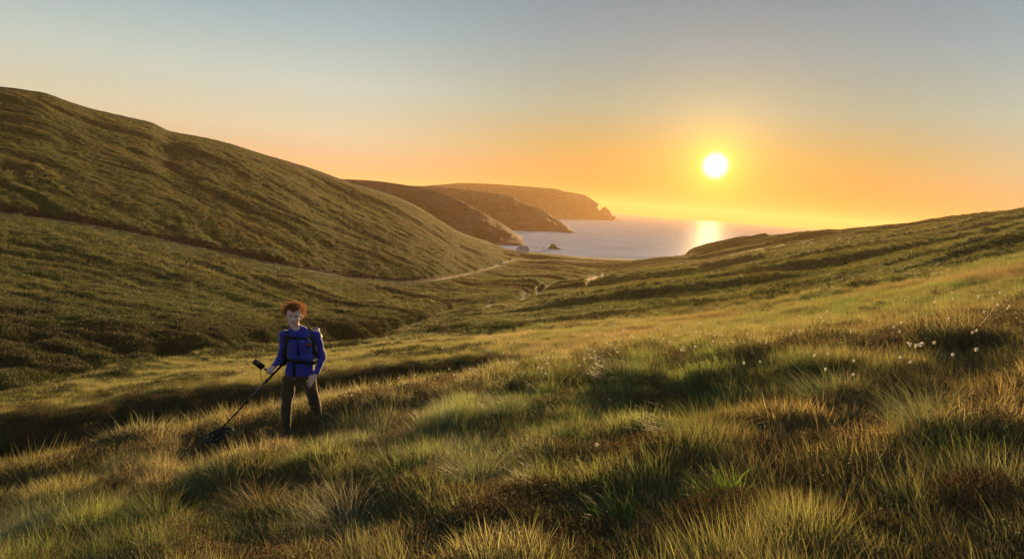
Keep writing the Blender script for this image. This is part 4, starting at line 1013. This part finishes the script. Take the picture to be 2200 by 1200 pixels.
V, F = tube([mid-dsh*.03, mid+dsh*.03], .0185, 10); dt_('shaft_clamp', V, F, m_plast)
V, F = tube([A_*.74+B2*.26-dsh*.02, A_*.74+B2*.26+dsh*.03], .0185, 10); dt_('shaft_clamp', V, F, m_plast)
# arm cup
cup = []
for q in np.linspace(-.15*math.pi, 1.15*math.pi, 12): cup.append(A_+np.array([.045*math.cos(q), -.0, 0])+np.array([0, .01, .045])*(-1)*math.sin(q)+np.array([0, 0, .055]))
V, F = strap(cup, dsh, .09, .006); dt_('arm_cup', V, F, m_plast)
# grip and stem up to the control box
V, F = tube([GA, (GA+GB)/2, GB], .0150, 10); dt_('grip', V, F, m_plast)
near_s = A_+dsh*((GB-A_)@dsh); V, F = tube([GB, near_s], .014, 8); dt_('grip_stem', V, F, m_plast)
bxc = Q(452, 540, -.19); ang_ = math.atan2(*( (Q(500, 575, -.19)-Q(420, 520, -.19))[[2, 0]]))
V, F = boxm(bxc, (.150, .040, .066), (.25, -ang_, 0)); cbx = dt_('control_box', V, F, m_plast)
V, F = boxm(bxc+[0, -.0225, .005], (.100, .004, .046), (.25, -ang_, 0)); dt_('display', V, F, simple('display_glass', (.02, .025, .03), .12, .6, var=.05), cbx)
V, F = tube([Q(498, 574, -.18), GA], .013, 8); dt_('box_mount', V, F, m_plast)
V, F = boxm(Q(462, 566, -.17), (.05, .03, .022), (0, -ang_, 0)); dt_('battery_latch', V, F, m_plast, cbx)
V, F = tube([Q(467, 572, -.17), Q(466, 605, -.17), Q(471, 640, -.12), Q(484, 672, .10)]+[A_+(B2-A_)*f+np.array([.014*math.sin(f*70), .014*math.cos(f*70), 0]) for f in np.linspace(.33, .74, 60)]+[Q(283, 918, .22), Q(250, 965, .25), Q(200, 1010, .26), Q(180, 1030, .28)], .0035, 5); dt_('cable', V, F, m_plast)
# oval coil: outer ring, inner ring, spokes, hub; tilted to the slope
ux = Q(270, 1013, .29)-Q(70, 1076, .27); ux /= np.linalg.norm(ux); uy = np.array([-.12, .92, .22]); uy -= ux*(uy@ux); uy /= np.linalg.norm(uy); un = np.cross(ux, uy)
cc = (Q(270, 1013, .29)+Q(70, 1076, .27))/2; ra_ = np.linalg.norm(Q(270, 1013, .29)-Q(70, 1076, .27))/2-.012
def oval(r1, r2, k=40): return [cc+ux*r1*math.cos(q)+uy*r2*math.sin(q) for q in np.linspace(0, 2*math.pi, k+1)[:-1]]
V, F = tube(oval(ra_, ra_*.72), .016, 8, closed=True); dt_('coil_ring', V, F, m_plast)
V, F = tube(oval(ra_*.52, ra_*.40), .011, 6, closed=True); dt_('coil_ring', V, F, m_plast)
for q in np.radians([0, 55, 125, 180, 235, 305]):
    V, F = tube([cc+ux*ra_*.1*math.cos(q)+uy*ra_*.1*math.sin(q), cc+ux*ra_*.97*math.cos(q)+uy*ra_*.70*math.sin(q)], .010, 6); dt_('coil_spoke', V, F, m_plast)
V, F = uvball(cc+un*.004, (.05, .035, .02)); dt_('coil_hub', V, F, m_plast)
for sgn in (-1, 1):
    V, F = strap([cc+uy*sgn*.018, cc+uy*sgn*.018+un*.03*(1 if un[2] > 0 else -1), B2+uy*sgn*.018], ux, .03, .006); dt_('coil_yoke', V, F, m_plast)
# ------------------------------------------------------------------ distinct tussocks and hummocks of the near slope
TUS = [  # u, v of the base, height, radius, kind, tint, label
 (735,1150,.50,.26,'s','broad domed grass tussock with pale silvery seed tips, right foreground of the boots'),
 (1020,1050,.52,.24,'g','tall grey-green rush tussock left of the dark hollow, leaning to the left'),
 (1335,830,.62,.32,'g','fountain-shaped rush tussock among the densest cottongrass heads'),
 (1175,1075,.42,.20,'o','yellow-green tussock directly below the single cottongrass head by the hollow'),
 (455,1065,.42,.26,'g','bluish-green tussock in the grass below the detector coil'),
 (650,1010,.36,.22,'o','dark olive tussock in the shade just in front of the boots'),
 (330,1140,.42,.24,'o','rounded olive tussock near the bottom left edge of the slope'),
 (900,960,.44,.22,'r','golden brown tussock right of the man, above the grey-green rushes'),
 (1560,1110,.34,.16,'n','bright green broad-bladed tussock in the lower middle of the slope'),
 (2070,1020,.34,.17,'n','vivid green low tussock near the right edge of the slope'),
 (1990,930,.46,.30,'g','dark green tussock behind the vivid low one at the right edge'),
 (1780,870,.50,.34,'g','wide soft grey-green tussock below the three lonely cottongrass heads'),
 (1500,960,.50,.30,'o','feathery olive tussock at the upper rim of the dark hollow'),
 (60,1130,.36,.24,'g','dark blue-green tussock in the bottom left corner'),
 (560,1110,.38,.22,'r','straw-tipped tussock between the boots and the bottom edge'),
 (1080,900,.46,.26,'g','grey-green tussock in front of the shaded bank, right of the man'),
 (840,1030,.40,.24,'o','olive tussock between the silvery dome and the tall grey-green rushes'),
 (1330,1150,.32,.18,'n','fresh green tussock beside the mossy hummock at the bottom edge'),
]
TT = {'s': (.22, .22, .13), 'g': (.16, .21, .085), 'o': (.16, .19, .04), 'r': (.24, .18, .055), 'n': (.12, .25, .018)}
tm_ = {k: grass_mat('tussock_'+k, False, v, tipamt=.7 if k in 'sr' else .4, tipc=(.50, .43, .30) if k == 's' else (.36, .28, .12)) for k, v in TT.items()}
for i, (u, v, hh_, rd_, kd, lb) in enumerate(TUS):
    p = at_pixel(u, v, 1.5, 6)
    nb = 620 if kd != 'n' else 240
    V, F, C3 = blades(nb, (hh_*.55, hh_*1.15), .0017 if kd != 'n' else .0032, rd_*.62, .8 if kd != 'n' else .4, seed=900+i, seg=5, droop=.45, outward=.85 if kd != 'n' else .5, power=.55, lean=(-.16, -.04))
    me = clump_mesh('grass_tussock', [(V, F, C3)], tm_[kd])
    o = bpy.data.objects.new('grass_tussock', me); COL.objects.link(o); o.location = tuple(p)
    tag(o, lb, 'grass tussock', 'grass tussocks on the near slope')
HUM = [(1160,1105,.34,.20,'rusty brown mossy hummock right of centre near the bottom of the slope'),
       (1640,1175,.46,.22,'reddish brown mossy hummock at the bottom edge, the widest of them'),
       (1295,1190,.30,.16,'dark brown hummock under grass at the bottom edge of the slope'),
       (1880,1185,.36,.18,'brown heathery hummock at the bottom edge toward the right'),
       (2160,1130,.34,.20,'brown heathery hummock beside the right edge of the slope'),
       (1460,985,.42,.13,'low dark heather cushion inside the shaded hollow')]
for i, (u, v, rd_, hh_, lb) in enumerate(HUM):
    p = at_pixel(u, v, 1.0, 6)
    me = clump_mesh('mossy_hummock', [bush(5200, rd_, hh_, .013, 700+i), blades(26, (.12, .26), .0015, rd_*.8, .4, seed=720+i)], hm_) if i else None
    if me is None:
        hm_ = grass_mat('hummock_moss', False, (.095, .050, .018), trans=.2, rough=.8, tipc=(.26, .15, .06), tipamt=.5)
        me = clump_mesh('mossy_hummock', [bush(5200, rd_, hh_, .013, 700+i), blades(26, (.12, .26), .0015, rd_*.8, .4, seed=720+i)], hm_)
    o = bpy.data.objects.new('mossy_hummock', me); COL.objects.link(o); o.location = tuple(p)
    tag(o, lb, 'hummock', 'mossy hummocks of the foreground')

# ------------------------------------------------------------------ cottongrass
m_cot, t = mat('cotton_fluff')
b = t.new('ShaderNodeBsdfPrincipled'); b.inputs['Base Color'].default_value = (.80, .76, .70, 1); b.inputs['Roughness'].default_value = .9
tr = t.new('ShaderNodeBsdfTranslucent'); tr.inputs[0].default_value = (.85, .80, .72, 1)
mx = t.new('ShaderNodeMixShader'); mx.inputs[0].default_value = .6; t.link(b.outputs[0], mx.inputs[1]); t.link(tr.outputs[0], mx.inputs[2])
o = t.new('ShaderNodeOutputMaterial'); t.link(mx.outputs[0], o.inputs[0])
m_stem = simple('cotton_stem', (.12, .12, .03), .6, trans=.3)
def cotton(seed, size=.0118, L=.43):
    g = np.random.default_rng(seed)
    lean_ = np.array([-.10-.10*g.uniform(), g.normal(0, .05), 0]); top = np.array([0, 0, L])+lean_*L*2.2
    path = [np.array([0, 0, -.03])*(1-q)+top*q+np.array([0, 0, 0]) - lean_*L*1.6*q*(1-q) for q in np.linspace(0, 1, 6)]
    path[0] = np.array([0, 0, -.03])
    Vs_, Fs_ = tube(path, .0012, 4)
    V = []; F = []
    for k in range(150):
        d = g.normal(0, 1, 3); d /= np.linalg.norm(d); e = np.cross(d, g.normal(0, 1, 3)); e /= np.linalg.norm(e)
        c_ = top+np.array([-.25, 0, -.35])*size*g.uniform(0, 1)
        ln = size*g.uniform(.6, 1.25)*np.array([1, 1, 1.15]); b0 = len(V)
        V += [c_+d*ln*.15-e*size*.16, c_+d*ln*.15+e*size*.16, c_+d*ln+np.array([-.3, 0, -.25])*size*.6]; F.append((b0, b0+1, b0+2))
    return (Vs_, Fs_), (V, F)
COT = []
for x, y in [(98,490),(155,505),(185,508),(240,485),(40,565),(75,600),(90,603),(25,505),(147,540),(160,560),(180,565),(353,512),(350,535),(395,462),(412,460),(425,525),(430,536),(378,535),(470,580),(475,515),(500,450),(515,495),(547,425),(572,475),(575,490),(605,437),(605,500),(643,410),(687,397),(657,508),(680,512),(685,548),(704,485),(580,565),(520,568),(508,605),(500,575),(765,530),(830,487),(846,500),(883,490),(922,487),(963,465),(880,525),(893,543),(870,550),(1027,505),(1032,497),(1078,515),(1082,430),(1165,434),(1187,434),(1227,415),(1232,405),(1325,508),(1668,323),(1733,343),(1980,322),(1978,340),(2108,320),(1883,303),(1870,347),(1828,462),(2036,440),(2078,415),(2105,412),(2144,413),(1930,520),(1920,524),(1833,642),(1985,678),(1615,680),(1638,682),(1595,590),(1787,592),(1368,632),(1177,628),(1178,642),(1223,692),(1222,730),(856,630),(855,655),(1530,508),(1535,480),(1570,500),(72,1065)]:
    COT.append((1250+x*.4318, 520+y*.4318))
for x, y in [(1350,748),(1473,745),(1475,765),(1725,730),(1720,750),(1555,803),(1420,858),(1405,835),(1440,825),(1330,895),(1335,885),(1250,900),(1120,850),(1130,870),(1035,780),(1620,835),(1690,820),(1775,770),(1690,650),(1808,630),(1925,520),(2030,620),(2010,625),(1945,660),(1915,640),(1885,715),(1880,700),(1340,828),(1505,815),(1590,800),(515,930),(660,950),(600,705),(860,622),(350,950),(238,975),(780,890),(810,895),(620,940),(975,635),(1210,575),(1325,577),(1255,575),(725,577),(738,577),(1355,490),(1400,505),(1090,600),(2090,670),(1030,640)]:
    COT.append((800+x*.2727, 560+y*.2727))
COT += [(758,853),(761,860),(805,846),(507,820),(542,814),(526,797),(402,846)]
protos = [cotton(300+k, .0118, .52) for k in range(6)]
big = [cotton(320+k, .017, .40) for k in range(3)]
meshes_s = [mesh_np('stem', a[0], a[1], m_stem, link=False) for a, b_ in protos+big]
meshes_h = [mesh_np('seed_head', b_[0], b_[1], m_cot, link=False) for a, b_ in protos+big]
meshes_1 = []
for a, b_ in [cotton(340+k, .021, .52) for k in range(6)]:
    me = mesh_np('cottongrass', a[0]+b_[0], a[1]+[tuple(x+len(a[0]) for x in f) for f in b_[1]], m_stem, link=False); me.materials.append(m_cot)
    me.polygons.foreach_set('material_index', [0]*len(a[1])+[1]*len(b_[1])); meshes_1.append(me)
def cot_at(u, v, L):
    p = at_pixel(u, v, 1.0, 11.9)
    for _ in range(3):
        r = math.hypot(p[0], p[1]); p = at_pixel(u+.22*L*FPX/r, v+L*.98*FPX/r, 1.0, 11.9)
    return p
GRP = 'cottongrass dotted over the near slope'
ORD = 'first second third fourth fifth sixth seventh eighth ninth tenth eleventh twelfth thirteenth fourteenth fifteenth sixteenth seventeenth eighteenth nineteenth twentieth'.split()+['twenty-first', 'twenty-second', 'twenty-third', 'twenty-fourth']
def zone(u, v):
    if u < 700: return 'in the sunlit grass left of the man'
    if u < 1010 and v > 790: return 'in the sunlit grass just right of the man'
    if u < 1100: return 'on the far side of the shaded bank' if v < 770 else 'along the near edge of the shaded bank'
    if u < 1330: return 'in the thin line above the dense patch' if v < 725 else ('in the left wing of the dense patch' if v < 775 else 'along the lower left rim of the patch')
    if v > 790: return 'nodding in the nearer grass on the right'
    if u < 1560: return 'in the dense patch\'s upper half' if v < 728 else 'in the dense patch\'s lower half'
    if u < 1850: return 'in the loose scatter right of the dense patch'
    return 'on the upper slope near the right edge'
COT.sort(); seen_z = {}
for i, (u, v) in enumerate(COT):
    z_ = zone(u, v); k_ = seen_z.get(z_, 0); seen_z[z_] = k_+1
    lb = '%s cottongrass head from the left %s' % (ORD[k_], z_); gname = GRP
    p = cot_at(u, v, .46); r = math.hypot(p[0], p[1])
    sc_ = float(np.clip(r/13, 1.0, 2.2))*rng.uniform(.75, 1.15)
    if r < 12:
        o = empty('cottongrass', tuple(p), lb, 'cottongrass', gname); o.scale = (1, 1, 1)
        k = i % 6
        for me, nm in ((meshes_s[k], 'stem'), (meshes_h[k], 'seed_head')):
            q = bpy.data.objects.new(nm, me); COL.objects.link(q); q.parent = o
    else:
        o = bpy.data.objects.new('cottongrass', meshes_1[i % 6]); COL.objects.link(o); o.location = tuple(p)
        o.scale = (sc_, sc_, 1); tag(o, lb, 'cottongrass', gname)
    o.rotation_euler = (rng.normal(0, .05), rng.normal(0, .05), rng.normal(0, .4))
for i, (x, y) in enumerate([(1672,577),(1686,560),(1699,566),(1720,591),(1682,584)]):
    u, v = 1250+x*.4318, 520+y*.4318; p = cot_at(u, v, .36)
    lb = ('leftmost', 'topmost', 'right upper', 'lowest and rightmost', 'middle')[i]+' large fluffy head of the tight cottongrass cluster on the right slope'
    o = empty('cottongrass', tuple(p), lb, 'cottongrass', 'tight cluster of large cottongrass heads')
    for me, nm in ((meshes_s[6+i % 3], 'stem'), (meshes_h[6+i % 3], 'seed_head')):
        q = bpy.data.objects.new(nm, me); COL.objects.link(q); q.parent = o
    o.rotation_euler = (0, 0, rng.normal(0, .3)); o.scale = (1.0, 1.0, 1)

# ------------------------------------------------------------------ cottage by the beach
cp = at_pixel(1123, 537, 14, 19); d0 = ray(1123, 537)
cp = np.array([d0[0], d0[1]])/math.hypot(d0[0], d0[1])*612; cz = ground(cp[0], cp[1])[2]-.3
cot_ = empty('cottage', (cp[0], cp[1], cz), 'small whitewashed cottage with dark slate roof behind the beach', 'cottage')
cot_.rotation_euler = (0, 0, math.radians(38))
m_wall = simple('whitewash', (.80, .78, .76), .85, var=.12, vscale=.6); m_slate = simple('slate', (.16, .15, .16), .7, var=.3, vscale=1.5); m_glass = simple('dark_pane', (.02, .025, .03), .15, .6, var=.02); m_wood = simple('painted_wood', (.10, .05, .04), .6)
Lh, Wh, Hw, Hr = 5.2, 2.9, 3.0, 5.9
V = [(-Lh, -Wh, 0), (Lh, -Wh, 0), (Lh, Wh, 0), (-Lh, Wh, 0), (-Lh, -Wh, Hw), (Lh, -Wh, Hw), (Lh, Wh, Hw), (-Lh, Wh, Hw), (-Lh, 0, Hr), (Lh, 0, Hr)]
mesh_np('wall', V, [(0, 1, 5, 4), (2, 3, 7, 6), (1, 2, 6, 9, 5), (3, 0, 4, 8, 7)], m_wall, cot_, smooth=False)
V = []; F = []
for s_ in (-1, 1):
    b0 = len(V); e = np.array([0, s_*(Wh+.25), Hw-.22]); r_ = np.array([0, 0, Hr+.05]); nn_ = np.array([0, s_*.55, .83])*.16
    for x_ in (-Lh-.2, Lh+.2): V += [e+[x_, 0, 0]+nn_*.2, r_+[x_, 0, 0]+nn_*.2, e+[x_, 0, 0]+nn_*1.2, r_+[x_, 0, 0]+nn_*1.2]
    F += [tuple(b0+q for q in f) for f in ((2, 3, 7, 6), (0, 4, 5, 1), (0, 2, 6, 4), (0, 1, 3, 2), (4, 6, 7, 5))]
rf = mesh_np('roof', V, F, m_slate, cot_, smooth=False)
for x_ in (-Lh+.5, Lh-.5):
    V, F = boxm((x_, 0, Hr+.45), (.8, .7, 1.3)); mesh_np('chimney', V, F, m_wall, rf, smooth=False)
for x_ in (-3.2, 3.0):
    V, F = boxm((x_, -Wh-.01, 1.6), (.9, .12, 1.2)); fr_ = mesh_np('window', V, F, m_wood, cot_, smooth=False)
    V, F = boxm((x_, -Wh-.08, 1.6), (.7, .04, 1.0)); mesh_np('pane', V, F, m_glass, fr_, smooth=False)
V, F = boxm((0, -Wh-.02, 1.05), (1.0, .12, 2.1)); mesh_np('door', V, F, m_wood, cot_, smooth=False)
V, F = boxm((Lh+.01, 0, 3.2), (.12, .8, 1.0)); fr_ = mesh_np('window', V, F, m_wood, cot_, smooth=False)
V, F = boxm((Lh+.08, 0, 3.2), (.04, .6, .8)); mesh_np('pane', V, F, m_glass, fr_, smooth=False)

# ------------------------------------------------------------------ rocks in the bay
m_rock = ground_mat('sea_rock', [(.11, .07, .05), (.07, .05, .035), (.15, .10, .07)], .3, bumpd=.5, bs=.8)
def rock_at(u, v, shapes, label, seed, h=.35):
    d = ray(u, v); k = SEA_Z/d[2]; c_ = d*k; th = math.atan2(c_[0], c_[1]); ex = np.array([math.cos(th), -math.sin(th), 0]); ey = np.array([math.sin(th), math.cos(th), 0])
    R_ = SDF((-14, -7, -2), (14, 7, 10), h)
    for a, b_, ra, rb in shapes: R_.cap(a, b_, ra, rb, .8)
    R_.fold(lambda x, y, z: .45*ridged(x/3+seed, z/4+y/5, seed, 3)+.2*fbm(x/1.2, z/1.2+y, seed, 2)) if False else None
    X = np.meshgrid(*R_.ax, indexing='ij'); R_.d += (.55*ridged(X[0]/3.2+seed, X[2]/5+X[1]/4, seed, 3)+.25*fbm(X[0]/1.4, X[2]/1.4+X[1]/1.6, seed, 2)).astype(np.float32)
    V, F = R_.mesh(); V = V@np.array([ex, ey, [0, 0, 1.0]])
    o = mesh_np('sea_rock', V, F, m_rock); o.location = tuple(c_); return tag(o, label, 'rock', 'rocks in the bay')
# heights in metres at about 690 m, 2.07 px per metre
rock_at(1190, 535, [((-5, 0, -1), (0, 0, 3.6), 2.6, 1.8), ((0, 0, 3.2), (-2.4, 0, 4.0), 2.0, 1.5), ((0, 0, 2), (6.5, 0, -.5), 2.4, 1.4), ((6, 0, -.6), (8.5, 0, -1), 1.3, .9)], 'brown pyramid-shaped rock in the bay, the larger one off the cottage', 5)
rock_at(1166, 533, [((-1.5, 0, -.8), (1, 0, -.2), 1.0, 1.1), ((1, 0, -.6), (4, 0, -1), 1.0, .7)], 'low rock just left of the large brown rock in the bay', 9, .25)
rock_at(1153, 531, [((-.4, 0, -.6), (.6, 0, -.5), .9, .8)], 'tiny isolated rock between the cottage and the larger rocks', 13, .2)
# pale boulder beside the track
p = at_pixel(1079, 569, 14, 19)
R_ = SDF((-2, -2, -1), (2, 2, 2), .15); R_.cap((-.7, 0, 0), (.7, 0, .3), .7, .55, .3); X = np.meshgrid(*R_.ax, indexing='ij'); R_.d += (.12*ridged(X[0]+X[2], X[1]-X[2], 3, 2)).astype(np.float32)
V, F = R_.mesh(); o = mesh_np('boulder', V, F, simple('pale_stone', (.62, .60, .55), .8, var=.15)); o.location = (p[0], p[1], p[2]+.35); tag(o, 'pale boulder beside the far end of the track', 'boulder')
# ------------------------------------------------------------------ haze
mh, t = mat('sea_haze')
pv = t.new('ShaderNodeVolumePrincipled'); pv.inputs['Color'].default_value = (.72, .46, .23, 1)
pv.inputs['Density'].default_value = 1.35e-4; pv.inputs['Anisotropy'].default_value = .35
o = t.new('ShaderNodeOutputMaterial'); t.link(pv.outputs[0], o.inputs['Volume'])
hz_top = float(max(ZZ.max(), 110))+8; hz_bot = SEA_Z-12
Vh = [(x, y, z) for z in (hz_bot, hz_top) for x, y in ((-10300, -700), (10300, -700), (10300, 10300), (-10300, 10300))]
Fh = [(3, 2, 1, 0), (4, 5, 6, 7), (0, 1, 5, 4), (1, 2, 6, 5), (2, 3, 7, 6), (3, 0, 4, 7)]
hz = mesh_np('haze', Vh, Fh, mh, smooth=False); tag(hz, kind='stuff')
